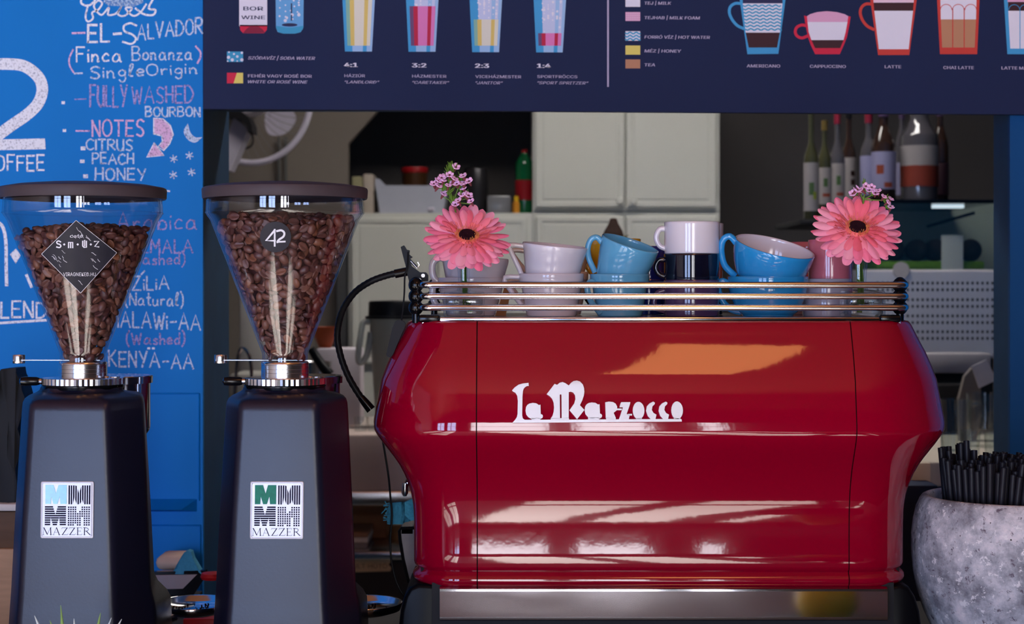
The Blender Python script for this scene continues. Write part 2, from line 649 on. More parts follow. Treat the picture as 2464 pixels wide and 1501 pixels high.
# ------------------------------------------------------------------ chalk writing (own stroke letters)
G = {
 'A': "0,0 .45,1 .9,0|.2,.38 .75,.38", 'B': "0,0 0,1|0,1 ~.5,1 .7,.8 .5,.55 0,.52|0,.52 ~.6,.5 .8,.25 .55,0 0,0",
 'C': "~.8,.85 .5,1 .15,.85 0,.5 .15,.12 .5,0 .8,.15", 'D': "0,0 0,1|0,1 ~.45,.95 .8,.6 .75,.3 .4,.03 0,0", 'E': "0,0 0,1|0,1 .65,1|0,.52 .55,.52|0,0 .65,0",
 'F': "0,0 0,1|0,1 .65,1|0,.55 .5,.55", 'G': "~.8,.85 .5,1 .15,.85 0,.5 .15,.1 .5,0 .8,.15|.8,.15 .8,.45|.8,.45 .5,.45", 'H': "0,0 0,1|.7,0 .7,1|0,.5 .7,.5",
 'I': "0,0 0,1", 'K': "0,0 0,1|.65,1 0,.45|.15,.55 .7,0", 'L': "0,1 0,0|0,0 .6,0", 'M': "0,0 .05,1|.05,1 .45,.35|.45,.35 .85,1|.85,1 .9,0",
 'N': "0,0 0,1|0,1 .7,0|.7,0 .7,1", 'O': "~.4,1 .1,.85 0,.5 .12,.12 .42,0 .72,.15 .82,.5 .7,.88 .4,1", 'P': "0,0 0,1|0,1 ~.5,1 .7,.78 .5,.5 0,.48",
 'R': "0,0 0,1|0,1 ~.5,1 .7,.78 .5,.52 0,.5|.2,.5 .75,0", 'S': "~.7,.88 .4,1 .1,.85 .15,.6 .5,.45 .68,.22 .45,0 .05,.1", 'T': "0,1 .8,1|.4,1 .4,0",
 'U': "0,1 ~0,.3 .3,0 .6,.1 .7,.4 .7,1|.7,1 .7,0", 'V': "0,1 .4,0|.4,0 .8,1", 'W': "0,1 .25,0|.25,0 .5,.8|.5,.8 .75,0|.75,0 1,1", 'Y': "0,1 .38,.5|.75,1 .3,0",
 'Z': "0,1 .75,1|.75,1 0,0|0,0 .8,0",
 'a': "~.55,.45 .3,.55 .05,.3 .1,.05 .35,.02 .55,.2 .55,.5|.55,.5 .6,.05 .72,0", 'b': "0,1 0,0|~0,.15 .25,.5 .55,.35 .5,.05 .2,0 0,.12",
 'c': "~.5,.45 .28,.55 .03,.3 .12,.03 .5,.06", 'd': "~.5,.4 .25,.52 .03,.28 .15,.02 .5,.15|.52,1 .52,0", 'e': "~.03,.25 .5,.32 .4,.52 .15,.5 .03,.25 .15,.02 .5,.08",
 'g': "~.5,.45 .25,.55 .03,.3 .2,.08 .5,.2 .5,.5|~.5,.5 .52,-.2 .3,-.42 .05,-.25", 'h': "0,1 0,0|~0,.3 .25,.5 .45,.4 .48,0", 'i': "0,.5 .03,0|.02,.72 .03,.78",
 'k': "0,1 0,0|.4,.55 0,.22 .45,0", 'l': "~.02,.1 .3,.9 .15,1 .06,.7 .08,.1 .3,.05", 'n': "0,.5 .02,0|~.02,.3 .25,.52 .45,.35 .47,0 .55,.02", 'o': "~.3,.52 .05,.4 .05,.1 .3,0 .52,.15 .5,.42 .3,.52",
 'r': "0,.5 .03,0|~.03,.3 .2,.5 .4,.48", 's': "~.42,.48 .2,.53 .08,.4 .38,.2 .3,.02 .02,.06", 't': "~.2,.95 .18,.1 .4,.03|0,.6 .42,.6", 'u': "~0,.5 .02,.1 .25,0 .48,.2 .5,.5|.5,.5 .52,.02 .62,.02",
 'w': "~0,.5 .15,0 .35,.4 .5,0 .75,.52", 'z': "0,.5 .45,.5|.45,.5 0,0|0,0 .5,.02", 'x': "0,.5 .45,0|.45,.5 0,0",
 '-': ".05,.45 .6,.48", '(': "~.3,1.2 .05,.8 .05,.2 .3,-.2", ')': "~0,1.2 .25,.8 .25,.2 0,-.2", ' ': "", '.': "0,0 .05,.05", ':': "0,.2 .02,.22|0,.6 .02,.62",
}


def glyph(ch):
    out = []
    mx = 0.0
    for st in [q for q in G.get(ch, '').split('|') if q]:
        pts = []
        sm = '~' in st
        for tok in st.replace('~', '').split():
            x, y = tok.split(',')
            pts.append((float(x), float(y)))
        mx = max(mx, max(p[0] for p in pts))
        out.append(spline(pts, 5) if sm and len(pts) > 2 else pts)
    return out, (mx if out else 0.45)


CW = chalk('white_chalk', srgb(246, 248, 255), 0.38)
CWS = chalk('soft_white_chalk', srgb(205, 222, 246), 0.41)
CP = chalk('pink_chalk', srgb(232, 190, 226), 0.38)
CPD = chalk('dull_pink_chalk', srgb(172, 160, 216), 0.42)
CHD = DW - 0.0006
rnd = random.Random(3)


def chalk_line(text, x0, x1, yb, h, m, wd=4.0, slope=0.0, var=0.05, pre=None, extra=()):
    """one hand-written line between pixel columns, on the pillar face"""
    a = Art(CHD)
    gl = [glyph(c) for c in text]
    tot = sum(q[1] + 0.28 for q in gl) - 0.28
    k = (x1 - x0) / tot
    x = x0
    n = 0
    for strokes, adv in gl:
        s = 1 + rnd.uniform(-var, var)
        dy = rnd.uniform(-1.2, 1.2)
        for st in strokes:
            a.stroke([(x + px * k + rnd.uniform(-.6, .6), yb + dy + slope * (x - x0) - py * h * s) for px, py in st], wd * rnd.uniform(.85, 1.15), m, n % 3)
            n += 1
        x += (adv + 0.28) * k
    for pts, ww, mm in extra:
        a.stroke(pts, ww, mm, n % 3)
        n += 1
    return a.done('chalk_lettering', pil)


def dot(x, y, r=3.0):
    return [(x - r, y), (x + r, y)]


chalk_line('EL-', 212, 292, 101, 42, CW, 5.5, extra=[([(174, 80), (204, 79)], 5, CP)])
chalk_line('S', 293, 328, 105, 50, CW, 5.5)
chalk_line('ALVADOR', 331, 487, 95, 36, CWS, 4.2, slope=-0.10)
chalk_line('Finca', 184, 292, 148, 34, CW, 4.2, extra=[(spline([(176, 119), (167, 140), (168, 158), (177, 174)]), 4, CP)])
chalk_line('Bonanza', 318, 462, 144, 32, CWS, 4.0, extra=[(spline([(471, 111), (482, 125), (482, 138), (475, 152)]), 4.5, CP)])
chalk_line('Single', 217, 345, 189, 30, CWS, 4.0, slope=-0.06, extra=[([(179, 177), (198, 176)], 4, CWS)])
chalk_line('Origin', 353, 474, 181, 26, CWS, 3.6, slope=-0.04)
chalk_line('FULLY', 217, 305, 256, 50, CPD, 4.6, extra=[([(180, 239), (207, 238)], 3, CPD)])
chalk_line('WASHED', 318, 464, 250, 40, CPD, 4.2, slope=-0.03)
chalk_line('BOURBON', 350, 481, 280, 22, CWS, 3.8)
chalk_line('NOTES', 222, 346, 327, 38, CP, 4.6, extra=[([(183, 315), (215, 315)], 4, CP)])
chalk_line('CITRUS', 208, 318, 361, 25, CWS, 4.2, extra=[(dot(200, 357), 9, CW)])
chalk_line('PEACH', 223, 321, 394, 25, CWS, 4.0, extra=[(dot(198, 388), 8, CW)])
chalk_line('HONEY', 230, 350, 433, 28, CWS, 4.2, extra=[(dot(206, 424), 9, CW), ([(392, 458), (408, 460)], 4, CW)])
chalk_line('Arabica', 280, 473, 554, 42, CPD, 3.8, slope=-0.02)
chalk_line('GUATEMALA', 236, 463, 608, 32, CPD, 4.0)
chalk_line('(washed)', 306, 444, 636, 28, CPD, 3.6)
chalk_line('BRAZiLiA', 236, 406, 697, 32, CWS, 4.2, extra=[([(340, 660), (348, 652)], 4, CWS)])
chalk_line('(Natural)', 300, 440, 733, 30, CWS, 3.8, slope=0.03)
chalk_line('MALAWi-AA', 262, 482, 786, 38, CWS, 4.4, slope=0.04)
chalk_line('(Washed)', 304, 444, 828, 27, CPD, 4.0)
chalk_line('KENYA-AA', 262, 465, 880, 36, CWS, 4.4, slope=0.04, extra=[(dot(358, 838, 2), 5, CW), (dot(369, 838, 2), 5, CW)])
chalk_line('COFFEE', -38, 106, 410, 36, CW, 4.6)
chalk_line('BLEND', -30, 112, 764, 38, CW, 4.6, extra=[([(-30, 779), (112, 770)], 6, CW)])
# big hand-drawn numeral, rule, and neighbours
a = Art(CHD)
two = spline([(-40, 156), (20, 154), (60, 160), (92, 185), (102, 215), (92, 248), (66, 275), (30, 300), (0, 322), (-30, 345)], 6)
a.stroke(two, 28, CW, 1)
a.poly([(-30, 336), (108, 333), (110, 359), (-30, 362)], CW, 2)
a.stroke(spline([(-12, 530), (6, 545), (14, 580), (15, 640), (16, 686)], 5), 8, CW, 1)
a.poly([(24, 612), (38, 598), (50, 614), (38, 634)], CW, 1)
a.stroke([(64, 662), (76, 690)], 7, CW, 1)
a.done('chalk_numeral', pil)
a = Art(CHD)
a.poly([(370, 284), (392, 286), (410, 302), (416, 324), (408, 346), (394, 360), (384, 352), (392, 338), (390, 326), (370, 322)], CP, 1)
a.poly([(372, 344), (354, 378), (394, 374)], CP, 1)
for pts in ([(370, 323), (370, 284), (392, 286), (410, 302), (417, 324), (408, 346), (394, 362), (380, 354), (391, 340), (389, 327), (370, 322)], [(371, 344), (353, 378), (395, 374), (371, 344)]):
    a.stroke(pts, 3, CW, 2)
moon = spline([(452, 297), (442, 316), (452, 336), (470, 343), (487, 330)], 4) + spline([(487, 330), (470, 330), (458, 318), (452, 297)], 4)
a.poly(moon, CWS, 1)
for (sx, sy) in ((418, 382), (456, 374), (417, 421), (461, 414)):
    for k in range(3):
        t = R(60 * k + 20)
        a.stroke([(sx - 9 * math.cos(t), sy - 9 * math.sin(t)), (sx + 9 * math.cos(t), sy + 9 * math.sin(t))], 3, CWS, k)
for (sx, sy) in ((152, 247), (155, 314)):
    a.stroke(dot(sx, sy, 2), 7, CW, 1)
a.done('chalk_drawing', pil)
a = Art(CHD)
curl = spline([(196, -5), (196, 8), (212, 14), (226, 4), (232, -8)], 5)
a.stroke(curl, 5, CW, 1)
a.stroke(spline([(212, 12), (206, 40), (212, 52), (224, 44), (222, 30), (236, 24), (246, 8), (236, 2), (226, 16), (244, 36), (262, 18), (260, 36), (280, 32), (292, 16), (284, 34), (300, 38), (318, 20), (302, 20), (320, 38), (338, 30), (352, 10)], 5), 4.5, CW, 2)
a.stroke(spline([(326, 20), (346, 34), (368, 36), (374, 24), (358, 20), (368, -2)], 5), 5, CW, 1)
a.poly([(246, -10), (340, -10), (346, 6), (322, 16), (262, 14), (250, 6)], chalk('smudged_chalk', srgb(190, 215, 240), 0.54), 0)
a.done('chalk_lettering', pil)

# ------------------------------------------------------------------ menu board above the opening
DM = DW - 0.02
NAVY = mat('menu_navy', srgb(34, 43, 76), 0.6, spec=.1, var=0.05, scale=4)
INK = {k: mat('ink_' + k, srgb(*c), 0.6, var=0.02) for k, c in dict(
    white=(232, 228, 240), lilac=(190, 180, 205), red=(214, 42, 72), dkred=(140, 34, 62), blue=(70, 160, 212), paleblue=(160, 196, 232), skyblue=(108, 172, 222),
    ice=(200, 208, 236), yellow=(232, 214, 110), straw=(222, 196, 110), cream=(226, 222, 205), pink=(226, 128, 188), plum=(110, 78, 118), crimson=(192, 40, 72),
    green=(140, 186, 168), dark=(48, 48, 84), coffee=(66, 38, 44), foam=(226, 168, 200), foamw=(240, 205, 222), tan=(190, 136, 104), orange=(206, 66, 58), teal=(66, 160, 200)).items()}
xm0 = P(489, 0, DM).x
menu = thing('menu_board', 'wide dark navy menu sign with drawn glasses and coffee cups above the opening', 'sign', (P(1500, 0, DM).x, DM - CAMD, P(0, 270, DM).z))
g = M().plate([P(x, y, DM) for x, y in ((489, 262), (2640, 276.5), (2640, -110), (489, -110))], (0, 1, 0), 0.015)
build('board', g, NAVY, menu, smooth=False)
SH = 0.25


def txt(lines, name='printed_lettering'):
    a = Art(DM - 0.0002)
    for (body, x0, x1, yb, cap, sh, bo, m) in lines:
        vs, fs = fit_text(body, x0, x1, yb, cap, sh, 0, 1.0, 0.0066)
        e = bo * cap * 1.7         # heavier weight: the letters laid again a little to either side
        for k, q in enumerate((0, -e, e, -e * .5, e * .5)):
            a.mesh(([(x + q, y) for x, y in vs], fs), INK[m], 2 + k * .25)
    return a.done(name, menu)


txt([('BOR', 586, 633, 25, 13, 0, .02, 'dark'), ('WINE', 581, 638, 46, 12, 0, .02, 'dark')])
txt([('SZÓDAVÍZ | SODA WATER', 597, 758, 143, 10.5, SH, .02, 'lilac')])
txt([('FEHÉR VAGY ROSÉ BOR', 597, 750, 186, 10, 0, .02, 'lilac'), ('WHITE OR ROSÉ WINE', 597, 740, 200, 10, SH, .02, 'lilac')])
for (num, n0, n1, nb, na, w1, q, w2, x0) in (('4:1', 829, 860, 161, 'HÁZIÚR', 878, '“LANDLORD”', 913, 829), ('3:2', 992, 1025, 162, 'HÁZMESTER', 1074, '“CARETAKER”', 1081, 992),
                                          ('2:3', 1144, 1176, 163, 'VICEHÁZMESTER', 1254, '“JANITOR”', 1210, 1144), ('1:4', 1293, 1324, 163, 'SPORTFRÖCCS', 1389, '“SPORT SPRITZER”', 1416, 1293)):
    txt([(num, n0, n1, nb, 14, 0, .05, 'white'), (na, x0, w1, nb + 24.5, 9.5, 0, .012, 'lilac'), (q, x0, w2, nb + 39.5, 9.5, SH, .012, 'lilac')])
for (b_, x0, x1, yb) in (('TEJ | MILK', 1551, 1615, 11), ('TEJHAB | MILK FOAM', 1551, 1684, 46), ('FORRÓ VÍZ | HOT WATER', 1551, 1708, 92.5), ('MÉZ | HONEY', 1551, 1639, 126), ('TEA', 1551, 1576, 159.5)):
    txt([(b_, x0, x1, yb, 10, .12, .02, 'lilac')])
for (b_, x0, x1, yb) in (('AMERICANO', 1797, 1877, 162), ('CAPPUCCINO', 1949, 2035, 163), ('LATTE', 2129, 2168, 164), ('CHAI LATTE', 2270, 2343, 166), ('LATTE MACCHIATO', 2410, 2530, 167)):
    txt([(b_, x0, x1, yb, 10, 0, .02, 'lilac')])
# dividing rule
a = Art(DM)
a.poly(rect(1461, -110, 1465, 209), INK['lilac'], 1)
a.done('dividing_rule', menu)
# wine bottle foot
a = Art(DM)
a.poly([(577, 60), (643, 60), (642, 72), (635, 80), (585, 80), (578, 72)], INK['red'], 1)
a.poly([(584, 80), (592, 71), (601, 63.5), (622, 63.5), (632, 71), (638, 79)], INK['dkred'], 2)
a.poly(rect(575.5, -110, 643, 63), INK['white'], 1)
a.done('printed_bottle', menu)
# soda siphon glass
a = Art(DM)
a.poly([(662, -110), (732, -110), (730, 66), (724, 77), (710, 81), (682, 81), (668, 77), (664, 66)], INK['skyblue'], 1)
a.poly([(664, 62), (690, 66), (704, 66), (730, 62), (729, 70), (722, 78), (710, 81), (682, 81), (671, 78), (665, 70)], INK['teal'], 2)
a.poly(ellipse(697, 60, 19, 4), INK['dark'], 3)
a.poly(rect(700, 8, 703, 50), INK['dark'], 3)
r2 = random.Random(5)
for k in range(26):
    a.poly(ellipse(r2.uniform(672, 722), r2.uniform(-10, 52), r2.choice([2, 2.5, 4]), n=10), INK['white'], 2 + k * .06)
a.done('printed_glass', menu)
# swatches
a = Art(DM)
a.poly(rect(546, 124, 585, 149), INK['teal'], 1)
for (x, y, r) in ((550, 138, 4), (559, 144, 4), (563, 130, 2.5), (571, 136, 3.2), (582, 127, 3), (582, 144, 4), (551, 125.5, 2), (571, 147, 1.8), (548, 147, 1.8)):
    a.poly(ellipse(x, y, r, n=10), INK['white'], 2)
a.done('color_swatch', menu)
a = Art(DM)
a.poly([(546, 175), (570, 175), (562, 200.5), (546, 200.5)], INK['red'], 1)
a.poly([(570, 175), (585, 175), (585, 200.5), (562, 200.5)], INK['yellow'], 1)
a.done('color_swatch', menu)
for (y0, y1, m) in ((-12, 16.5, 'white'), (29, 50.5, 'foam'), (75, 98, 'white'), (109.5, 131.5, 'yellow'), (143, 164.5, 'tan')):
    a = Art(DM)
    a.poly(rect(1505, y0, 1540.5, y1), INK[m], 1)
    if m == 'foam':
        for i in range(7):
            for j in range(4):
                a.poly(ellipse(1508 + i * 5, 32 + j * 5.4, 1.4, n=8), INK['foamw'], 2)
    if y0 == 75:
        for j in range(3):
            a.stroke([(1505 + i * 2.95, 79.5 + j * 7.5 + 2.2 * math.sin(i * 1.25)) for i in range(13)], 3.6, INK['teal'], 2)
    a.done('color_swatch', menu)
# spritzer glasses
for (tl, bl, br, tr, lev, warm, yb) in ((824, 830, 895, 902, -110, 0, 124), (977, 983, 1048, 1055, 15, 1, 124.5), (1130, 1136, 1201, 1208, 47, 0, 125.5), (1284, 1290, 1354, 1362, 80, 1, 126)):
    a = Art(DM)
    L = lambda y: tl + (bl - tl) * y / 124.0
    Rr = lambda y: tr + (br - tr) * y / 124.0
    X = lambda f, y: L(y) + (Rr(y) - L(y)) * f
    band = lambda f0, f1, y0, y1: [(X(f0, y0), y0), (X(f1, y0), y0), (X(f1, y1), y1), (X(f0, y1), y1)]
    a.poly(band(0, 1, -110, yb), INK['paleblue'], 1)
    a.poly(band(0, .28, -110, yb), INK['blue'], 2)
    a.poly(band(.66, .80, 110, yb), INK['blue'], 2)
    if lev > -100:
        a.poly(band(.26, .9, -110, lev), INK['ice'], 3)
        a.poly(band(.68, .80, -110, lev), INK['paleblue'], 4)
        for k in range(34 if lev > 40 else 14):
            yy = r2.uniform(-8, lev - 3)
            a.poly(ellipse(X(r2.choice([.27, .32, .45, .6, .74, .84]), yy), yy, r2.choice([1.5, 2, 3]), n=8), INK['white'], 5 + k * .06)
    y0 = lev
    c0, c1, c2, c3 = ('plum', 'crimson', 'pink', 'pink') if warm else ('green', 'straw', 'cream', 'cream')
    a.poly(band(.10, .26, y0, 110), INK[c0], 4)
    a.poly(band(.22, .36, y0, 110), INK[c1], 5)
    a.poly(band(.36, .68, y0, 110), INK[c2], 5)
    a.poly(band(.68, .80, y0, 110), INK[c1], 5)
    a.poly(band(.80, .92, y0, 110), INK[c3], 5)
    a.done('printed_glass', menu)


def cup_art(outline, col, layers, handle=None, hw=7):
    a = Art(DM)
    if handle:
        a.stroke(spline(handle, 6), hw, INK[col], 1)
    a.poly(outline, INK[col], 2)
    for n, (pts, m) in enumerate(layers):
        a.poly(pts, INK[m], 3 + n)
    return a


Z4 = lambda pts: [(1460 + x / 2.454, y / 2.454) for x, y in pts]
a = cup_art(Z4([(785, -200), (785, 0), (830, 320), (1013, 318), (1055, 0), (1055, -200)]), 'blue',
            [(Z4([(803, 20), (1037, 20), (1022, 193), (820, 193)]), 'white'), (Z4([(820, 193), (1022, 193), (1005, 281), (838, 281)]), 'coffee'), (Z4([(800, -200), (1040, -200), (1037, 20), (803, 20)]), 'dark')],
            Z4([(800, 22), (760, 20), (730, 40), (724, 75), (740, 115), (770, 150), (806, 168)]))
for j in range(8):
    yy = 34 + j * 20
    a.stroke(Z4([(806 + j * 2 + i * 9.6, yy + 5 * math.sin(i * 1.5)) for i in range(24 if j < 5 else 23)]), 3.4, INK['teal'], 6)
a.done('printed_cup', menu)
a = cup_art(Z4([(1165, 92), (1180, 96), (1428, 96), (1440, 98), (1434, 140), (1418, 220), (1398, 270), (1376, 320), (1230, 320), (1206, 270), (1188, 220), (1172, 140)]), 'red',
            [(Z4([(1185, 130), (1182, 96), (1200, 84), (1240, 72), (1300, 66), (1360, 72), (1405, 84), (1426, 96), (1421, 130)]), 'foam'),
             (Z4([(1185, 130), (1421, 130), (1410, 190), (1398, 237), (1208, 237), (1192, 190)]), 'white'), (Z4([(1208, 237), (1398, 237), (1378, 284), (1230, 284)]), 'coffee')],
            Z4([(1180, 152), (1150, 148), (1122, 162), (1113, 188), (1124, 212), (1152, 224), (1186, 212)]))
a.done('printed_cup', menu)
a = cup_art(Z4([(1556, -200), (1556, 0), (1602, 325), (1786, 325), (1830, 0), (1830, -200)]), 'orange',
            [(Z4([(1574, -200), (1813, -200), (1813, 0), (1574, 0)]), 'foam'), (Z4([(1574, 0), (1813, 0), (1812, 16), (1575, 16)]), 'foamw'),
             (Z4([(1575, 16), (1812, 16), (1808, 64), (1579, 64)]), 'coffee'), (Z4([(1579, 64), (1808, 64), (1782, 291), (1606, 291)]), 'white')],
            Z4([(1570, 24), (1530, 24), (1504, 45), (1497, 80), (1512, 122), (1540, 155), (1576, 174)]))
a.done('printed_cup', menu)
a = cup_art(Z4([(1950, -200), (1950, 0), (1967, 320), (2187, 320), (2201, 0), (2201, -200)]), 'orange',
            [(Z4([(1965, -200), (2188, -200), (2180, 115), (1972, 115)]), 'white'), (Z4([(1972, 115), (2180, 115), (2172, 281), (1980, 281)]), 'tan')])
for cx in (2003, 2075, 2148):
    a.stroke(Z4(ellipse(cx, 58, 34, 32, 12, 180, 360)), 1.6, INK['orange'], 6)
for cx in (2042, 2110):
    a.stroke(Z4([(cx, 50), (cx, 281)]), 2.2, INK['orange'], 6)
a.done('printed_cup', menu)
a = cup_art(Z4([(2345, -200), (2345, 0), (2365, 320), (2600, 320), (2640, -200)]), 'blue',
            [(Z4([(2364, -200), (2620, -200), (2610, 64), (2370, 64)]), 'coffee'), (Z4([(2362, -200), (2620, -200), (2618, 12), (2366, 12)]), 'foam'), (Z4([(2370, 64), (2606, 64), (2585, 287), (2382, 287)]), 'white')])
for cx in (2405, 2470):
    a.stroke(Z4(ellipse(cx, 58, 32, 30, 10, 180, 360)), 1.4, INK['blue'], 7)
    a.stroke(Z4([(cx + 34, 50), (cx + 34, 287)]), 2, INK['blue'], 7)
a.done('printed_cup', menu)

# ------------------------------------------------------------------ espresso machine
YF = 0.045                        # front plane of the lower body
RB = 0.062                        # corner radius there
XL, XR, YB = -0.1235, 0.4920, 0.52
em = thing('espresso_machine', 'glossy red espresso machine with a chrome cup rail on the bar', 'espresso machine', ((XL + XR) / 2, (YF + YB) / 2, zc))
# outward offset of the body by height: (pixel row, pixels outward), read at 2.3 m
_pr = [(770.5, 5), (772, 12), (776, 16), (782, 20), (798, 28), (814, 36), (846, 53), (879, 67), (911, 79), (940, 84.3), (972, 90.5), (1000, 95.9), (1010, 97.6), (1018, 98.3), (1027, 98.1), (1036, 95.8), (1048, 89), (1066, 76), (1084, 62),
       (1101, 49), (1120, 36), (1140, 25), (1163, 15), (1188, 7.5), (1210, 3.5), (1230, 1.5), (1264, 0), (1320, 0), (1352, 0), (1359, -2), (1363, -7), (1366, -9), (1369, -7), (1373, -2), (1379, 2), (1386, 3),
       (1392, 1), (1397, -4), (1400, -9)]
PROF = [(CAMZ - (y - HZ) * 2.285 / FPX, o * 2.285 / FPX) for y, o in _pr]


def off_at(z):
    for (z1, o1), (z0, o0) in zip(PROF, PROF[1:]):
        if z0 <= z <= z1:
            return o0 + (o1 - o0) * (z - z0) / (z1 - z0)
    return PROF[0][1] if z > PROF[0][0] else PROF[-1][1]


def outline(o):
    """plan of the body, offset o outward, from back-left round the front to back-right"""
    r = RB + o
    cl, cr = (XL + RB, YF + RB), (XR - RB, YF + RB)
    pts = [(XL - o, YB)] + [(XL - o, YF + RB + (YB - YF - RB) * t) for t in (.75, .5, .25, .1)]
    n = 14
    pts += [(cl[0] - r * math.cos(R(90 * i / n)), cl[1] - r * math.sin(R(90 * i / n))) for i in range(n + 1)]
    return pts, [(XR + XL - x, y) for x, y in reversed(pts)]


SL, SR = P(1148, 0, 2.235).x, P(2045, 0, 2.24).x     # panel joints
lip = 0.004
left, front, right = [], [], []
for z, o in PROF:
    Lp, Rp = outline(o)
    yf = YF - o
    left.append([Vector((x, y, z)) for x, y in Lp] + [Vector((x, yf, z)) for x in (SL * .7 + Lp[-1][0] * .3, SL - .0016, SL - .0007)] + [Vector((SL - .0005, yf + lip, z))])
    xs_ = [SL + .0007, SL + .0016] + [SL + (SR - SL) * t for t in (.1, .2, .3, .4, .5, .6, .7, .8, .9)] + [SR - .0016, SR - .0007]
    front.append([Vector((SL + .0005, yf + lip, z))] + [Vector((x, yf, z)) for x in xs_] + [Vector((SR - .0005, yf + lip, z))])
    right.append([Vector((SR + .0005, yf + lip, z))] + [Vector((x, yf, z)) for x in (SR + .0007, SR + .0016, SR * .7 + Rp[0][0] * .3)] + [Vector((x, y, z)) for x, y in Rp])
for nm, rg in (('side_panel', left), ('front_panel', front), ('side_panel', right)):
    g = M().rings(rg, 0, False, False, closed=False)
    build(nm, g, RED, em, angle=50)
# dark frame seen through the joints, back plate and lid plate
g = M()
for xs_ in (SL, SR):
    vs = []
    for z, o in PROF:
        vs += [(xs_ - .004, YF - o + lip, z), (xs_ + .004, YF - o + lip, z)]
    g.add(vs, [(2 * i, 2 * i + 1, 2 * i + 3, 2 * i + 2) for i in range(len(PROF) - 1)])
zt, zb_ = PROF[0][0], PROF[-1][0]
g.box((XL + .01, YF + .03, zb_ + 0.002), (XR - .01, YB, zt - 0.004))
build('inner_frame', g, SEAM, em, smooth=False)
# cup tray on top
TZ = CAMZ - (764.5 - HZ) * 2.25 / FPX
g = M()
x0, x1 = P(1058, 0, 2.25).x, P(2116, 0, 2.25).x
g.rbox((x0, 0.046, zt - 0.001), (x1, 0.058, TZ + .0008), 0.0015, 2)
build('tray_lip', g, CHROME, em)
build('cup_tray', M().rbox((XL + .012, 0.056, zt - 0.006), (XR - .012, YB - .01, TZ - .0005), 0.001, 1), STEEL, em)
for (a_, b_) in ((1006, 1060), (2112, 2166)):
    g = M().rbox((P(a_, 0, 2.26).x, 0.05, zt - .002), (P(b_, 0, 2.26).x, 0.085, TZ + .0035), 0.0035, 3)
    build('end_cap', g, BLACKGLOSS, em)
# rails with their posts
RY = 0.052
rx0, rx1 = P(1012, 0, 2.256).x, P(2182, 0, 2.256).x
RAILZ = [CAMZ - (y - HZ) * 2.252 / FPX for y in (685.5, 712.5, 740)]
for z in RAILZ:
    c = 0.014
    pts = [(rx0, YB - .04, z), (rx0, RY + .1, z), (rx0, RY + c, z)] + [(rx0 + c - c * math.cos(R(t)), RY + c - c * math.sin(R(t)), z) for t in range(15, 90, 15)]
    pts += [(rx0 + c, RY, z), (rx0 + .1, RY, z), ((rx0 + rx1) / 2, RY, z), (rx1 - .1, RY, z), (rx1 - c, RY, z)]
    pts += [(rx1 - c + c * math.sin(R(t)), RY + c - c * math.cos(R(t)), z) for t in range(15, 90, 15)] + [(rx1, RY + c, z), (rx1, RY + .1, z), (rx1, YB - .04, z)]
    build('cup_rail', M().tube(pts, 0.0040, 24), CHROME, em)
for px, yb in ((1001, .068), (2166, .070), (1016, .42), (2150, .42)):
    X = P(px, 0, CAMD + .069).x
    prof = [(.0047, zt - .003), (.0047, RAILZ[2] - .008)]
    for k, z in enumerate((RAILZ[2], RAILZ[1], RAILZ[0])):
        prof += [(.0060, z - .0075), (.0088, z - .004), (.0095, z), (.0088, z + .004), (.0060, z + .0072)]
    prof += [(.003, RAILZ[0] + .0095), (.0002, RAILZ[0] + .010)]
    build('rail_post', M().lathe(prof, (X, yb, 0), 20), BLACKGLOSS, em)
# lower stainless panel with rolled edges and black cheeks
pd = 2.243
bz0, bz1 = P(0, 1494, pd).z, P(0, 1413, pd).z
xa, xb = P(1058, 0, pd).x, P(2136, 0, pd).x
ypl = pd - CAMD
sec = [(ypl + .012, bz1 + .000), (ypl + .004, bz1 - .0005), (ypl + .0005, bz1 - .002), (ypl, bz1 - .004), (ypl, bz1 - .005), (ypl, bz0 + .005), (ypl, bz0 + .004), (ypl + .0005, bz0 + .0015), (ypl + .003, bz0), (ypl + .02, bz0 - .0005)]
g = M().add([(x, y, z) for x in (xa, xb) for y, z in sec], [(i, i + 1, 10 + i + 1, 10 + i) for i in range(9)])
build('stainless_panel', g, mat('scuffed_stainless', (0.66, 0.63, 0.67), 0.06, metal=1, var=0.08, scale=9, stretch=(1, 6, 6), rvar=0.02), em)
build('base_frame', M().box((xa - .01, ypl + .012, zc + .004), (xb + .01, YB - .03, zb_ + .004)), BLACKMAT, em, smooth=False)
for sgn, pxs in ((-1, [(1060, 1412), (1040, 1406), (1006, 1404), (985, 1414), (972, 1436), (963, 1470), (958, 1520), (956, 1600), (1060, 1600)]),
                 (1, [(2136, 1412), (2150, 1408), (2168, 1405), (2188, 1412), (2203, 1436), (2214, 1470), (2221, 1520), (2224, 1600), (2136, 1600)])):
    pts = [P(x, y, 2.262) for x, y in pxs]
    bm = bmesh.new()
    vs = [bm.verts.new(p) for p in pts]
    f = bm.faces.new(vs)
    r_ = bmesh.ops.extrude_face_region(bm, geom=[f])
    bmesh.ops.translate(bm, verts=[v for v in r_['geom'] if isinstance(v, bmesh.types.BMVert)], vec=(0, 0.185, 0))
    bmesh.ops.recalc_face_normals(bm, faces=list(bm.faces))
    fr = [e for e in bm.edges if all(abs(v.co.y - pts[0].y) < 1e-5 for v in e.verts) and max(v.co.z for v in e.verts) > P(0, 1550, 2.262).z]
    bmesh.ops.bevel(bm, geom=fr, offset=.006, segments=3, affect='EDGES', profile=0.5)
    build('base_cheek', M().bm(bm), mat('cheek_black', srgb(9, 9, 13), 0.3, spec=.08), em)
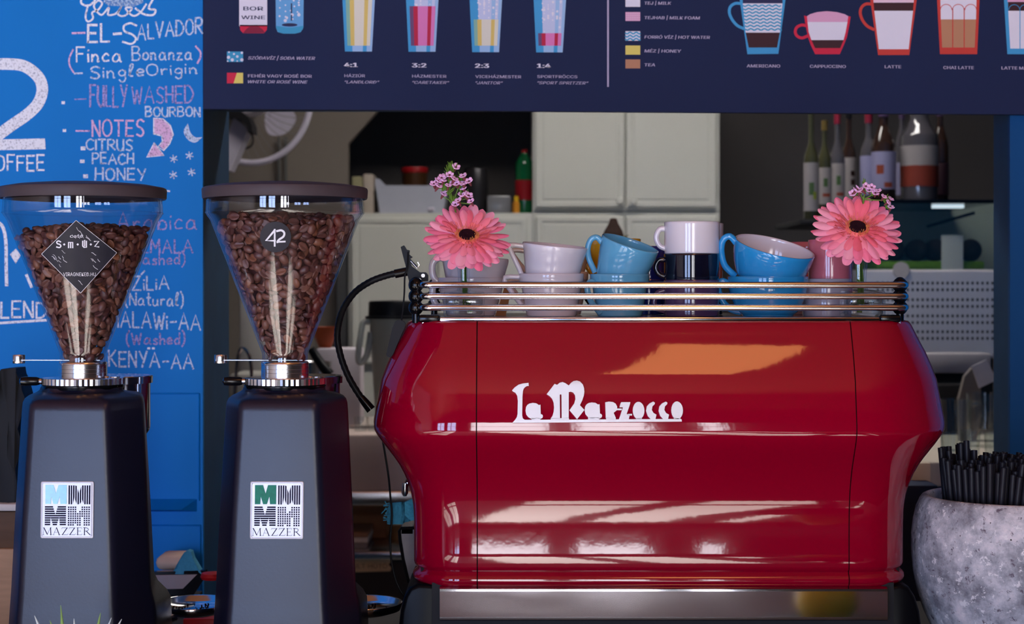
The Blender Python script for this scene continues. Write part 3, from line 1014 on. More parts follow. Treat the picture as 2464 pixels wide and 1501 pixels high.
for x in (xa + .05, xb - .05):
    for y in (ypl + .05, YB - .08):
        build('foot', M().lathe([(.02, zc), (.022, zc + .004), (.016, zc + .012)], (x, y, 0), 16, cap0=True), BLACKPL, em)

# the applied metal name on the front, cut from plate and following the bulge
Z = lambda pts: [(1200 + x / 5.133, 890 + y / 5.133) for x, y in pts]
LET = []
LET.append(Z([(165, 250), (195, 215), (245, 180), (300, 165), (368, 158), (371, 195), (350, 196), (325, 210), (308, 230), (299, 258), (293, 330), (290, 555), (298, 592), (322, 607), (2165, 597), (2250, 600), (2252, 628), (170, 644), (205, 605), (224, 575), (232, 540), (236, 380), (228, 315), (208, 280), (175, 262)]))
A_ = [(330, 500), (336, 455), (352, 428), (378, 410), (420, 402), (465, 408), (495, 428), (515, 424), (518, 538), (538, 546), (545, 562), (538, 584), (515, 598), (482, 593), (468, 580), (455, 588), (440, 600), (405, 598), (365, 575), (340, 545)]
LET.append(Z(A_))
LET.append(Z([(x + 728, y - 6) for x, y in A_]))
LET.append(Z([(592, 297), (690, 170), (720, 182), (755, 155), (790, 148), (825, 162), (865, 190), (895, 155), (925, 136), (965, 130), (1005, 142), (1038, 178), (1052, 220), (1056, 265), (1050, 310), (1030, 370), (1000, 430), (1055, 487), (965, 600), (872, 492), (900, 452), (930, 410), (945, 360), (942, 310), (920, 277), (890, 265), (864, 270),
              (862, 585), (775, 588), (774, 305), (770, 298), (757, 298), (753, 305), (755, 590), (640, 592), (662, 560), (676, 515), (682, 460), (677, 400), (660, 355), (630, 320)]))
LET.append(Z([(1312, 395), (1360, 386), (1410, 392), (1442, 412), (1460, 450), (1455, 490), (1415, 522), (1440, 582), (1318, 586)]))
LET.append(Z([(1510, 393), (1622, 393), (1616, 420), (1574, 538), (1612, 548), (1600, 600), (1480, 600), (1530, 455), (1488, 455), (1500, 412)]))
LET.append(Z(ellipse(1722, 495, 72, 106, 22)))
C_ = [(1905, 386), (1925, 400), (1920, 418), (1893, 444), (1885, 488), (1905, 524), (1942, 545), (1928, 598), (1870, 600), (1835, 562), (1814, 500), (1824, 445), (1858, 408)]
LET.append(Z(C_))
LET.append(Z([(x + 154, y) for x, y in C_]))
LET.append(Z(ellipse(2196, 492, 72, 108, 22)))
for a_, b_ in (((1100, 575), (1235, 602)), ((405, 585), (510, 606)), ((1322, 580), (1440, 605)), ((640, 588), (865, 606)), ((1690, 585), (1760, 602)), ((1455, 470), (1515, 490)), ((1590, 535), (1640, 555)), ((2155, 585), (2235, 600))):
    LET.append(Z([a_, (b_[0], a_[1]), b_, (a_[0], b_[1])]))


def letter(pts, g, proud=0.0032, mi=0):
    bm = bmesh.new()
    vs = [bm.verts.new((P(x, y, 2.203).x, 0, P(x, y, 2.203).z)) for x, y in pts]
    f = bm.faces.new(vs)
    zs = sorted({round(CAMZ - (y - HZ) * 2.203 / FPX, 5) for y in range(916, 1016, 8)})
    for z in zs:
        bmesh.ops.bisect_plane(bm, geom=list(bm.verts) + list(bm.edges) + list(bm.faces), plane_co=(0, 0, z), plane_no=(0, 0, 1))
    r_ = bmesh.ops.extrude_face_region(bm, geom=list(bm.faces))
    top = {v for v in r_['geom'] if isinstance(v, bmesh.types.BMVert)}
    for v in bm.verts:
        v.co.y = YF - off_at(v.co.z) - (proud if v in top else -0.001)
    bmesh.ops.recalc_face_normals(bm, faces=list(bm.faces))
    g.bm(bm, mi)


g = M()
for q in LET:
    letter(q, g)
nm = build('name_emblem', g, EMBLEM, em, angle=30, label='raised silver lettering on the red front')

# ------------------------------------------------------------------ left-hand side of the machine: drip tray end, steam wand, towel
dt = thing('drip_tray', 'pale metal drip tray with a black rim at the left side of the red machine', 'drip tray', P(985, 1400, 2.50))
pts = [P(x, y, 2.46) for x, y in ((963, 1270), (1007, 1268), (1007, 1400), (985, 1402), (968, 1330))]
build('tray_body', M().plate(pts, (0, 1, 0), 0.2), mat('stained_tray_grey', srgb(160, 156, 164), .55, var=.25, scale=40), dt, smooth=False)
g = M().tube([P(x, y, 2.458) for x, y in ((1006, 1270), (965, 1271), (961, 1278), (963, 1300), (970, 1345), (983, 1400), (990, 1405))], .0022, 8)
build('tray_rim', g, BLACKPL, dt)
g = M().rbox(P(966, 1268, 2.46), P(1006, 1252, 2.60), .003)
build('tray_lid', g, STEEL, dt)
sw = thing('steam_wand', 'short clear-tipped steam wand hanging at the left side of the red machine', 'steam wand', P(974, 1195, 2.44))
build('pipe', M().tube([P(1000, 1140, 2.5), P(985, 1150, 2.46), P(978, 1165, 2.44), P(974, 1178, 2.44)], .0035, 10), CHROME, sw)
build('nozzle', M().tube([P(975, 1162, 2.44), P(974, 1186, 2.44), P(974, 1194, 2.44)], [.0035, .0045, .002], 10), STEEL, sw)


def cloth(name, label, poly, dpt, m, seed, amp=.006, thick=.004, fold=9):
    """crumpled cloth: a wavy sheet inside a pixel outline"""
    rr = random.Random(seed)
    bm = bmesh.new()
    f = bm.faces.new([bm.verts.new(P(x, y, dpt)) for x, y in poly])
    bmesh.ops.triangulate(bm, faces=[f])
    for _ in range(4):
        bmesh.ops.subdivide_edges(bm, edges=list(bm.edges), cuts=1, use_grid_fill=False) if _ < 3 else None
    cx = sum(p[0] for p in poly) / len(poly)
    cen = P(cx, sum(p[1] for p in poly) / len(poly), dpt)
    ph = [rr.uniform(0, 6) for _ in range(4)]
    bnd = {v for e in bm.edges if e.is_boundary for v in e.verts}
    r_ = bmesh.ops.extrude_face_region(bm, geom=list(bm.faces))
    top = {v for v in r_['geom'] if isinstance(v, bmesh.types.BMVert)}
    for v in bm.verts:
        u, w_ = (v.co.x - cen.x) * 100, (v.co.z - cen.z) * 100
        h = amp * (math.sin(u * 2.1 + w_ * .8 + ph[0]) + .6 * math.sin(u * .9 - w_ * 2.3 + ph[1]) + .35 * math.sin(u * 4.2 + w_ * 3 + ph[2]))
        v.co.y += -h - (thick if v in top else 0)
    bmesh.ops.recalc_face_normals(bm, faces=list(bm.faces))
    return M().bm(bm)


tw = thing('cleaning_towel', 'teal fringed towel draped over the drip tray left of the red machine', 'towel', P(970, 1258, 2.44))
build('cloth', cloth('c', '', [(938, 1212), (965, 1205), (990, 1206), (1012, 1196), (1015, 1245), (985, 1250), (968, 1262), (948, 1258), (934, 1256), (944, 1240), (932, 1236)], 2.445, TEALCLOTH, 2, .011), TEALCLOTH, tw, angle=80)
g = M()
rr = random.Random(12)
for k in range(12):
    y = 1210 + k * 3.6
    x = 940 - rr.uniform(0, 5)
    g.tube([P(x, y, 2.44), P(x - rr.uniform(4, 10), y + rr.uniform(-4, 5), 2.438), P(x - rr.uniform(10, 18), y + rr.uniform(-4, 8), 2.436)], .0008, 5)
build('fringe', g, TEALCLOTH, tw)
build('terry_edge', cloth('c2', '', [(975, 1206), (1012, 1192), (1015, 1246), (990, 1250), (975, 1238)], 2.425, TEALCLOTH, 5, .004, .008), mat('terry_teal', srgb(80, 168, 196), 1.0, var=.35, scale=420, bump=1.0), tw, angle=80)

# ------------------------------------------------------------------ clip-on gooseneck lamp at the left end of the machine
cl = thing('clip_lamp', 'black gooseneck clip lamp clamped to the left end of the cup rail', 'lamp', P(990, 700, 2.30))
neck = spline([(893, 986, 2.33), (868, 955, 2.33), (838, 905, 2.33), (818, 850, 2.33), (812, 800, 2.33), (824, 748, 2.32), (852, 705, 2.31), (890, 678, 2.30), (930, 663, 2.30), (966, 655, 2.30)], 8)
pts = [P(*q) for q in neck]
rad = [.0040 + (.00045 if i % 2 else 0) for i in range(len(pts))]
build('gooseneck', M().tube(pts, rad, 12), BLACKPL, cl, angle=60)
g = M().tube([P(893, 986, 2.33), P(880, 970, 2.33), P(868, 955, 2.33)], [.0062, .0056, .0046], 12)
g.tube([P(950, 659, 2.30), P(985, 652, 2.30)], .0055, 12)
build('sleeve', g, BLACKGLOSS, cl)
g = M().plate([P(x, y, 2.292) for x, y in ((964, 594), (972, 590), (978, 600), (980, 612), (990, 640), (1010, 655), (1024, 655), (1030, 662), (1030, 676), (985, 680), (980, 660), (976, 640))], (0, 1, 0), .012)
g.plate([P(x, y, 2.290) for x, y in ((976, 600), (985, 602), (984, 612), (992, 618), (986, 622), (1003, 640), (1000, 644), (984, 630), (976, 618))], (0, 1, 0), .014)
build('clamp', g, BLACKPL, cl, smooth=False)
build('spring', M().tube([P(988, 628, 2.289), P(1004, 646, 2.289), P(1009, 638, 2.289), P(1005, 630, 2.289)], .0008, 6), CHROME, cl)
build('rivet', M().lathe([(.0001, 0), (.0024, 0), (.003, .001), (.003, .003)], n=16, T=Matrix.Translation(P(1018, 663, 2.2915)) @ Matrix.Rotation(R(-90), 4, 'X')), CHROME, cl)
build('cable', M().tube([P(*q) for q in spline([(982, 606, 2.289), (980, 640, 2.287), (974, 665, 2.287), (973, 700, 2.287), (970, 740, 2.287), (966, 772, 2.285)], 5)], .0011, 7), BLACKPL, cl)
g = M().plate([P(x, y, 2.275) for x, y in spline([(948, 778), (960, 770), (972, 774), (975, 784), (966, 805), (955, 830), (946, 852), (938, 860), (930, 855), (931, 845), (938, 815)], 4, True)], (0, 1, 0), .010)
build('inline_switch', g, BLACKMAT, cl, smooth=False)
build('cable', M().tube([P(*q) for q in spline([(921, 1060, 2.42), (926, 1090, 2.42), (934, 1140, 2.42), (939, 1190, 2.41), (943, 1240, 2.405), (939, 1300, 2.405), (942, 1350, 2.405), (954, 1400, 2.405), (974, 1436, 2.405), (990, 1450, 2.41)], 6)], .0014, 7), BLACKPL, cl)

# ------------------------------------------------------------------ coffee grinders
def zrow(py, d=2.2):
    return CAMZ - (py - HZ) * d / FPX


HOP = [(478, 187), (512, 189), (519, 186), (530, 178), (846, 56), (852, 54.5), (872, 54.5)]       # outer wall: (row, radius px) at 2.2 m
HOPZ = [(zrow(y), r * S(2.2)) for y, r in HOP]


def hop_r(z):
    for (z1, r1), (z0, r0) in zip(HOPZ, HOPZ[1:]):
        if z0 <= z <= z1:
            return r0 + (r1 - r0) * (z - z0) / (z1 - z0)
    return HOPZ[0][1] if z > HOPZ[0][0] else HOPZ[-1][1]


def on_hopper(px, py, ax, out=0.0006):
    """point where the view ray through a pixel meets the hopper wall of the axis ax"""
    d = 2.1
    for _ in range(14):
        p = P(px, py, d)
        r = hop_r(p.z) + out
        dx = p.x - ax
        d = CAMD - math.sqrt(max(r * r - dx * dx, 1e-9))
    return P(px, py, d)


def poly_offset(pts, r, seg=5):
    """rounded corners of a closed polygon"""
    out = []
    n = len(pts)
    for i in range(n):
        p0, p1, p2 = (Vector(pts[(i + k) % n]) for k in (-1, 0, 1))
        a, b = (p0 - p1), (p2 - p1)
        rr = min(r, a.length * .4, b.length * .4)
        q0, q1 = p1 + a.normalized() * rr, p1 + b.normalized() * rr
        for k in range(seg + 1):
            t = k / seg
            out.append(tuple((1 - t) ** 2 * q0 + 2 * t * (1 - t) * p1 + t * t * q1))
    return out


def body_plan(f, F, L, B, flare=0.0):
    ca, sa = math.cos(R(64)), math.sin(R(64))
    x = f + L * ca
    return [(-f, -F), (f, -F), (x + flare * .4, -F + L * sa), (x - .022 + flare * 2.2, B), (.03, B + .02), (-.03, B + .02), (-x + .022, B), (-x, -F + L * sa)]


MCELL = [(0, 0), (170, 0), (225, 175), (275, 0), (450, 0), (450, 400), (320, 400), (305, 245), (255, 400), (175, 400), (125, 245), (115, 400), (0, 400)]


def scan(poly, lo, hi):
    """pieces of poly between two horizontal lines, as quads"""
    def xs(y):
        r_ = []
        n = len(poly)
        for i in range(n):
            (x0, y0), (x1, y1) = poly[i], poly[(i + 1) % n]
            if (y0 <= y < y1) or (y1 <= y < y0):
                r_.append(x0 + (x1 - x0) * (y - y0) / (y1 - y0))
        return sorted(r_)
    mid = xs((lo + hi) / 2)
    a, b = xs(lo + .5), xs(hi - .5)
    if len(a) != len(mid):
        a = mid
    if len(b) != len(mid):
        b = mid
    return [[(a[i], lo), (a[i + 1], lo), (b[i + 1], hi), (b[i], hi)] for i in range(0, len(mid) - 1, 2)]


def inside(poly, x, y):
    c = False
    n = len(poly)
    for i in range(n):
        (x0, y0), (x1, y1) = poly[i], poly[(i + 1) % n]
        if (y0 > y) != (y1 > y) and x < x0 + (x1 - x0) * (y - y0) / (y1 - y0):
            c = not c
    return c


# serif capitals, 100 high: list of (points, width)
SERIF = {
 'M': (112, [([(14, 0), (8, 100)], 5), ([(14, 0), (56, 92)], 13), ([(56, 92), (94, 0)], 5), ([(94, 0), (100, 100)], 13), ([(-2, 98), (20, 98)], 4), ([(86, 98), (112, 98)], 4), ([(2, 2), (18, 2)], 4), ([(92, 2), (108, 2)], 4)]),
 'A': (100, [([(46, 0), (12, 100)], 5), ([(48, 0), (84, 100)], 13), ([(24, 64), (70, 64)], 4), ([(0, 98), (24, 98)], 4), ([(70, 98), (98, 98)], 4)]),
 'Z': (84, [([(8, 3), (76, 3)], 6), ([(70, 3), (14, 97)], 13), ([(6, 97), (78, 97)], 6), ([(8, 3), (6, 20)], 4), ([(78, 97), (82, 80)], 4)]),
 'E': (76, [([(18, 0), (18, 100)], 13), ([(4, 2), (66, 2)], 5), ([(18, 48), (52, 48)], 5), ([(4, 98), (68, 98)], 5), ([(66, 2), (66, 18)], 4), ([(68, 98), (72, 82)], 4), ([(52, 40), (52, 56)], 4)]),
 'R': (96, [([(18, 0), (18, 100)], 13), ([(4, 2), (40, 2), (58, 8), (66, 24), (58, 42), (40, 48), (22, 48)], 8), ([(40, 48), (84, 98)], 12), ([(4, 98), (32, 98)], 4), ([(78, 98), (98, 98)], 4)]),
}
BADGE = mat('badge_metal', (0.62, 0.62, 0.68), 0.42, metal=0.35, var=0.04, scale=60)
BADGEDK = mat('badge_dark_recess', srgb(24, 22, 44), 0.7, spec=.05)
BADGEGR = mat('badge_green_enamel', srgb(0, 132, 112), 0.10, coat=1, var=.5, scale=160)
BADGEG2 = mat('badge_deep_green_enamel', srgb(0, 112, 84), 0.35, var=.4, scale=160)


def make_grinder(axpx, label, badge_px, green, first):
    ax = P(axpx, 0, 2.2).x
    gr = thing('coffee_grinder', label, 'grinder', (ax, 0, zc))
    rot = Matrix.Translation((ax + .006, 0, 0)) @ Matrix.Rotation(R(-3), 4, 'Z')
    # --- body
    rows = [(1660, .0613, .094, .067, .075, .009), (1480, .0573, .091, .066, .073, .009), (1462, .0567, .0905, .066, .073, .007), (1440, .0561, .0900, .066, .073, .002), (1420, .0556, .0897, .0658, .073, 0), (1250, .0522, .0868, .065, .071, 0),
            (1100, .0486, .0835, .0645, .069, 0), (990, .0460, .0810, .064, .067, 0), (974, .0455, .0800, .0635, .066, 0), (964, .0440, .0765, .0628, .064, 0), (957, .0410, .071, .061, .061, 0)]
    rings = []
    for (py, f, F, L, B, fl) in rows:
        z = zrow(py, 2.13)
        pl = poly_offset(body_plan(f, F, L, B, fl), .0075)
        rings.append([rot @ Vector((x, y, z)) for x, y in pl])
    n = len(rings[0])
    base = poly_offset(body_plan(.041, .071, .061, .061, 0), .0075)
    for (r_, py) in ((.054, 947), (.0505, 942), (.0500, 936)):
        z = zrow(py, 2.15)
        rings.append([Vector((ax, 0, z)) + (Matrix.Rotation(R(-3), 3, 'Z') @ Vector((r_ * x / math.hypot(x, y), r_ * y / math.hypot(x, y), 0))) for x, y in base])
    g = M().rings(rings, 0, True, True)
    build('body', recalc(g), GRINDBLK, gr, angle=60)
    # --- collar, knurled ring, lever, neck
    z0 = zrow(936, 2.15)
    build('collar', M().lathe([(.0478, z0 - .002), (.0492, z0 + .0015), (.0492, z0 + .0025), (.045, z0 + .0035), (.040, z0 + .004)], (ax, 0, 0), 48), BLACKGLOSS, gr)
    za, zb = zrow(929, 2.15), zrow(914, 2.15)
    nk = 96
    rr = [.0478 + (.0009 if j % 2 else 0) for j in range(nk)]
    def kr(z, k=1.0, dr=0.0):
        return [Vector((ax + (rr[j] * k + dr) * math.cos(2 * math.pi * j / nk), (rr[j] * k + dr) * math.sin(2 * math.pi * j / nk), z)) for j in range(nk)]
    fl = lambda z, r_: [Vector((ax + r_ * math.cos(2 * math.pi * j / nk), r_ * math.sin(2 * math.pi * j / nk), z)) for j in range(nk)]
    g = M().rings([fl(za - .0012, .042), fl(za - .0004, .0462), kr(za), kr(zb), fl(zb + .0006, .0468), fl(zb + .0012, .030)], 0, True, True)
    g.ball((ax + .033, -.020, zb + .0022), .0028, (1, 1, .6), 10, 6)
    g.lathe([(.006, 0), (.006, .0012), (.0035, .0016), (.0001, .0016)], (ax + .041, -.012, zb + .001), 12)
    build('adjustment_ring', g, ALU, gr, angle=25)
    lev = thing_part('lever', gr)
    zl = zrow(919, 2.17)
    g = M().tube([(ax - .044, -.008, zl), (ax - .056, -.010, zl)], [.0042, .0036], 14)
    build('stem', g, CHROME, lev)
    g = M().tube([(ax - .0500, -.010, zl), (ax - .0535, -.010, zl), (ax - .066, -.012, zl), (ax - .0715, -.0128, zl), (ax - .0732, -.013, zl)], [.0042, .0052, .0055, .0048, .0018], 16)
    build('grip', g, BLACKGLOSS, lev)
    zn0, zn1 = zb + .001, zrow(872, 2.17)
    h = zn1 - zn0
    r0 = .0285
    prof = [(r0, zn0), (r0, zn0 + h * .27), (r0 - .0006, zn0 + h * .285), (r0, zn0 + h * .30), (r0, zn0 + h * .52), (r0 - .0006, zn0 + h * .535), (r0, zn0 + h * .55), (r0, zn0 + h * .78), (r0 - .0005, zn0 + h * .79), (r0, zn0 + h * .80), (r0, zn1 - .001), (r0 - .001, zn1), (.0200, zn1)]
    build('neck', M().lathe(prof, (ax, 0, 0), 56), ALU, gr, angle=50)
    # --- clear hopper with its gate
    out = [(r_, z) for z, r_ in reversed(HOPZ)]
    inn = [(r_ - .0024, z) for r_, z in reversed(out)]
    prof = [(out[0][0] - .0024, out[0][1])] + out + inn[:1] + inn[1:]
    hp = build('hopper', M().lathe(prof, (ax, 0, 0), 96), CLEAR, gr, angle=30)
    g = M().lathe([(HOPZ[1][1] + .0003, HOPZ[1][0] + .0005), (HOPZ[1][1] + .0008, HOPZ[1][0] - .0003), (HOPZ[1][1] + .0003, HOPZ[1][0] - .0012)], (ax, 0, 0), 96)
    build('rim_bead', g, CLEAR, hp)
    zg = zrow(866, 2.2)
    g = M().rbox((ax - .083, -.006, zg - .0008), (ax + .022, .006, zg + .0008), .0005, 1)
    g.lathe([(.0046, -.0052), (.0072, -.0052), (.0076, -.0044), (.0076, .0044), (.0072, .0052), (.0046, .0052)], (ax - .0775, 0, zg + .0012), 28)
    build('gate_slide', g, STEEL, gr)
    # --- lid
    zl0, zl1 = zrow(478.5), zrow(452)
    prof = [(.0935, zl0 + .004), (.0960, zl0), (.0978, zl0 - .0004), (.0988, zl0 + .001), (.0993, zl1 - .003), (.0985, zl1 - .0008), (.0965, zl1 + .0002), (.080, zl1 + .0032), (.05, zl1 + .0058), (.0001, zl1 + .0070)]
    build('hopper_lid', M().lathe(prof, (ax, 0, 0), 96), LIDPL, gr, angle=40)
    # --- doser behind, with its lid, and the catch tray
    dx = ax + .009
    dz0, dz1 = zrow(1045, 2.33), zrow(921, 2.33)
    ds = build('doser', M().lathe([(.040, dz0), (.044, dz0 + .006), (.0445, dz0 + .01), (.0445, dz1)], (dx, .135, 0), 48, cap0=True), CHROME, gr, angle=50)
    build('doser_lid', M().lathe([(.0445, dz1), (.0475, dz1), (.0478, dz1 + .0085), (.0468, dz1 + .0095), (.0001, dz1 + .0105)], (dx, .135, 0), 48), CHROME, ds, angle=30)
    tx, tz = ax + (.118 if first else .094), P(0, 1449, 2.36).z
    tr = build('catch_tray', M().lathe([(.0001, tz - .012), (.028, tz - .012), (.044, tz - .006), (.0475, tz), (.0492, tz + .0006), (.0498, tz - .0004), (.0470, tz - .009), (.030, tz - .0145), (.0001, tz - .015)], (0, 0, 0), 48,
                                    T=Matrix.Translation((tx - .012, .16, 0)) @ Matrix.Diagonal((1.0, 1.15, 1, 1))), CHROME, gr, angle=60)
    g = M()
    r3 = random.Random(11)
    for _ in range(140):
        a_, q = r3.uniform(0, 6.28), .036 * math.sqrt(r3.random())
        zz = tz - .0118 + max(0, (q - .028)) * .4
        g.ball((tx - .012 + q * math.cos(a_), .16 + q * 1.15 * math.sin(a_), zz + .0006), r3.uniform(.0006, .0014), (1, 1.3, .6), 5, 4)
    build('coffee_grounds', g, mat('ground_coffee', srgb(40, 22, 16), 0.9), tr, kind='stuff')
    build('tray_arm', M().tube([(tx - .03, .12, tz - .012), (ax + .05, .08, tz - .02)], .006, 10), CHROME, gr)
    # --- badge
    bx0, by0, bx1, by1 = badge_px
    # the front face: a plane through its rows
    nrm = (Matrix.Rotation(R(-3), 3, 'Z') @ Vector((0, -1, 0)))
    def face_pt(px, py, lift):
        d = 2.12
        for _ in range(8):
            p = P(px, py, d)
            t = (p.z - zrow(1640, 2.13)) / (zrow(990, 2.13) - zrow(1640, 2.13))
            F = .094 + (.081 - .094) * t + lift
            q = rot @ Vector((0, -F, 0))
            d = CAMD + (nrm.dot(q) - nrm.x * p.x) / nrm.y
        return P(px, py, d)
    W, Hh = 1125.0, 1205.0
    def bp(u, v, lift):
        sk = -12 * v / Hh
        x = bx0 + (bx1 - bx0) * (u + sk + 12) / (W + 12)
        return face_pt(x, by0 + (by1 - by0) * v / Hh, lift)
    bd = thing_part('badge', gr)
    out_ = poly_offset([(0, 0), (W, 0), (W, Hh), (0, Hh)], 45, 4)
    g = M()
    k = len(out_)
    rims = [[bp(u, v, -.002) for u, v in out_], [bp(u, v, .0016) for u, v in out_]]
    sc = lambda q, m_: ((q[0] - W / 2) * (1 - 2 * m_ / W) + W / 2, (q[1] - Hh / 2) * (1 - 2 * m_ / Hh) + Hh / 2)
    rims += [[bp(*sc(q, 14), .0022) for q in out_], [bp(*sc(q, 30), .0022) for q in out_], [bp(*sc(q, 38), .0013) for q in out_]]
    g.rings(rims, 0, True, True)
    build('badge_plate', recalc(g), BADGE, bd, angle=50)
    g = M()
    cells = [(98, 76), (588, 84), (90, 524), (580, 532)]
    mk = lambda pts, lift, mi=0: g.add([bp(u, v, lift) for u, v in pts], [tuple(range(len(pts)))], mi)
    # upper right: upright stripes; lower left: level stripes; lower right: little squares
    T_ = [(y, x) for x, y in MCELL]
    for i in range(10):
        for q in scan(T_, i * 48 + 0, i * 48 + 31):
            mk([(cells[1][0] + v, cells[1][1] + u) for u, v in q], .0015)
    for i in range(9):
        for q in scan(MCELL, i * 46.5, i * 46.5 + 31):
            mk([(cells[2][0] + u, cells[2][1] + v) for u, v in q], .0015)
    for i in range(10):
        for j in range(9):
            if inside(MCELL, i * 48 + 16, j * 46.5 + 16):
                mk([(cells[3][0] + i * 48 + a_, cells[3][1] + j * 46.5 + b_) for a_, b_ in ((0, 0), (32, 0), (32, 32), (0, 32))], .0015)
    build('emblem_pattern', g, BADGEDK, bd, smooth=False)
    g = M()
    bm = bmesh.new()
    bm.faces.new([bm.verts.new(bp(cells[0][0] + u, cells[0][1] + v, .0018)) for u, v in MCELL])
    g.bm(bm)
    build('enamel_letter', g, BADGEGR if first else BADGEG2, bd, smooth=False, label='green enamel letter')
    g = M()
    x = 48
    for ch in 'MAZZER':
        wd, st = SERIF[ch]
        for pts, sw_ in st:
            for q in ribbon([(x + a_ * 1.76, 978 + b_ * 1.55) for a_, b_ in pts], sw_ * 1.35):
                mk(q, .0015 + (hash(ch) % 1) * 0)
        x += (wd + 6) * 1.76
    build('badge_lettering', g, BADGEDK, bd, smooth=False)
    # --- sticker on the hopper
    st = thing_part('sticker', hp)
    STK = mat('sticker_black', srgb(44, 43, 52), 0.4, var=.3, scale=40)
    STW = mat('sticker_white', srgb(232, 230, 236), 0.5)
    if first:
        cor = [(183, 530), (281, 608), (194, 705), (100, 611)]
        g = M()
        N = 10
        lerp = lambda a_, b_, t: (a_[0] + (b_[0] - a_[0]) * t, a_[1] + (b_[1] - a_[1]) * t)
        vs, fs = [], []
        for i in range(N + 1):
            for j in range(N + 1):
                q = lerp(lerp(cor[0], cor[1], i / N), lerp(cor[3], cor[2], i / N), j / N)
                vs.append(on_hopper(q[0], q[1], ax, .0007))
        for i in range(N):
            for j in range(N):
                fs.append((i * (N + 1) + j, i * (N + 1) + j + 1, (i + 1) * (N + 1) + j + 1, (i + 1) * (N + 1) + j))
        g.add(vs, fs)
        build('backing', g, STK, st)
        g = M()
        def put(vf, lift=.0010):
            g.add([on_hopper(x, y, ax, lift) for x, y in vf[0]], vf[1])
        def line(pts, wd, lift=.0010):
            for q in ribbon(pts, wd):
                g.add([on_hopper(x, y, ax, lift) for x, y in q], [(0, 1, 2, 3)])
        put(fit_text('café', 168.5, 199, 571.5, 10.5, 0, .02))
        for pts in (spline([(146, 582), (141, 579.5), (136.5, 582), (138, 586), (144, 588), (146.5, 592), (143, 595.5), (136, 594)], 3), [(165, 596), (165, 583), (175, 583), (175, 596)], [(170, 583), (170, 596)],
                    [(199, 580), (199, 592), (202, 595), (208, 595), (208, 580)], [(203.6, 578), (203.6, 592)], [(227, 581), (238, 580), (228, 593), (238, 594)]):
            line(pts, 3.0)
        for x in (154.5, 187, 218.5):
            g.add([on_hopper(x + a_, 588 + b_, ax, .0010) for a_, b_ in ((-3, 0), (0, -3), (3, 0), (0, 3))], [(0, 1, 2, 3)])
        put(fit_text('VIRAGNEKED.HU', 152, 230.5, 664, 12, 0, .0))
        for i in range(4):
            a_, b_ = cor[i], cor[(i + 1) % 4]
            line([lerp(a_, b_, t / 8) for t in range(9)], .9)
        r4 = random.Random(4)
        for _ in range(46):      # marbling veins
            u, v = r4.uniform(.08, .9), r4.uniform(.08, .9)
            x, y = lerp(lerp(cor[0], cor[1], u), lerp(cor[3], cor[2], u), v)
            if (160 < x < 214 and 598 < y < 648) or 572 < y < 600 or 650 < y < 668:
                continue
            pts = [(x, y)]
            for _ in range(r4.choice([2, 3, 4])):
                pts.append((pts[-1][0] + r4.uniform(1, 4), pts[-1][1] + r4.uniform(1, 4)))
            q = pts[-1]
            line(pts, r4.uniform(.5, 1.1), .0009)
        build('sticker_print', g, STW, st, smooth=False)
    else:
        g = M()
        c0 = (663, 570)
        vs = [on_hopper(*c0, ax, .0008)]
        n = 40
        for k in range(1, 5):
            vs += [on_hopper(c0[0] + 37.5 * k / 4 * math.cos(2 * math.pi * j / n), c0[1] + 37 * k / 4 * math.sin(2 * math.pi * j / n), ax, .0007) for j in range(n)]
        fs = [(0, 1 + j, 1 + (j + 1) % n) for j in range(n)]
        for k in range(3):
            fs += [(1 + k * n + j, 1 + (k + 1) * n + j, 1 + (k + 1) * n + (j + 1) % n, 1 + k * n + (j + 1) % n) for j in range(n)]
        g.add(vs, fs)
        build('backing', g, STK, st)
        g = M()
        for pts, wd in (([(660, 555), (640, 579), (662, 579)], 5), ([(661, 552), (661, 592)], 4), (spline([(666, 556), (677, 554), (684, 560), (682, 569), (672, 576), (668, 581), (668, 583)], 3), 5), ([(667, 582), (686, 581)], 4)):
            for q in ribbon(pts, wd):
                g.add([on_hopper(x, y, ax, .0011) for x, y in q], [(0, 1, 2, 3)])
        build('sticker_print', g, STW, st, smooth=False)
    return gr, ax


def thing_part(name, parent):
    """an Empty part that gathers its sub-parts"""
    o = bpy.data.objects.new(name, None)
    COL.objects.link(o)
    o.parent = parent
    o.empty_display_size = .02
    ORG[o.name] = ORG[parent.name]
    return o


gr1, ax1 = make_grinder(200, 'black coffee grinder at the left, its hopper wearing the black diamond sticker', (97, 1158, 226, 1295), 0, True)
gr2, ax2 = make_grinder(686, 'black coffee grinder next to the red machine, its hopper wearing the round 42 sticker', (601, 1158, 731, 1297), 1, False)

# ------------------------------------------------------------------ coffee beans
BEANM = []
for k, c in enumerate(((104, 64, 56), (120, 76, 62), (88, 52, 50), (134, 84, 62))):
    BEANM.append(mat('roasted_bean_%d' % k, srgb(*c), 0.42, var=.25, scale=220, bump=.15, spec=.6))
GROOVE = mat('bean_groove', srgb(150, 100, 70), 0.7)
nu, nv = 14, 9
bv, bf = [], []
for i in range(nv + 1):
    t = math.pi * i / nv
    for j in range(nu):
        a_ = 2 * math.pi * j / nu
        x, z, y = math.cos(a_) * math.sin(t), math.sin(a_) * math.sin(t), -math.cos(t)
        if z < 0:
            z *= .45
            if abs(x) < .24 and abs(y) < .97:
                z += .34 * math.sin(t)
        bv.append((x * .0048, y * .0065, z * .0041))
for i in range(nv):
    for j in range(nu):
        bf.append((i * nu + j, i * nu + (j + 1) % nu, (i + 1) * nu + (j + 1) % nu, (i + 1) * nu + j))
bv = np.array(bv)
bean_meshes = []
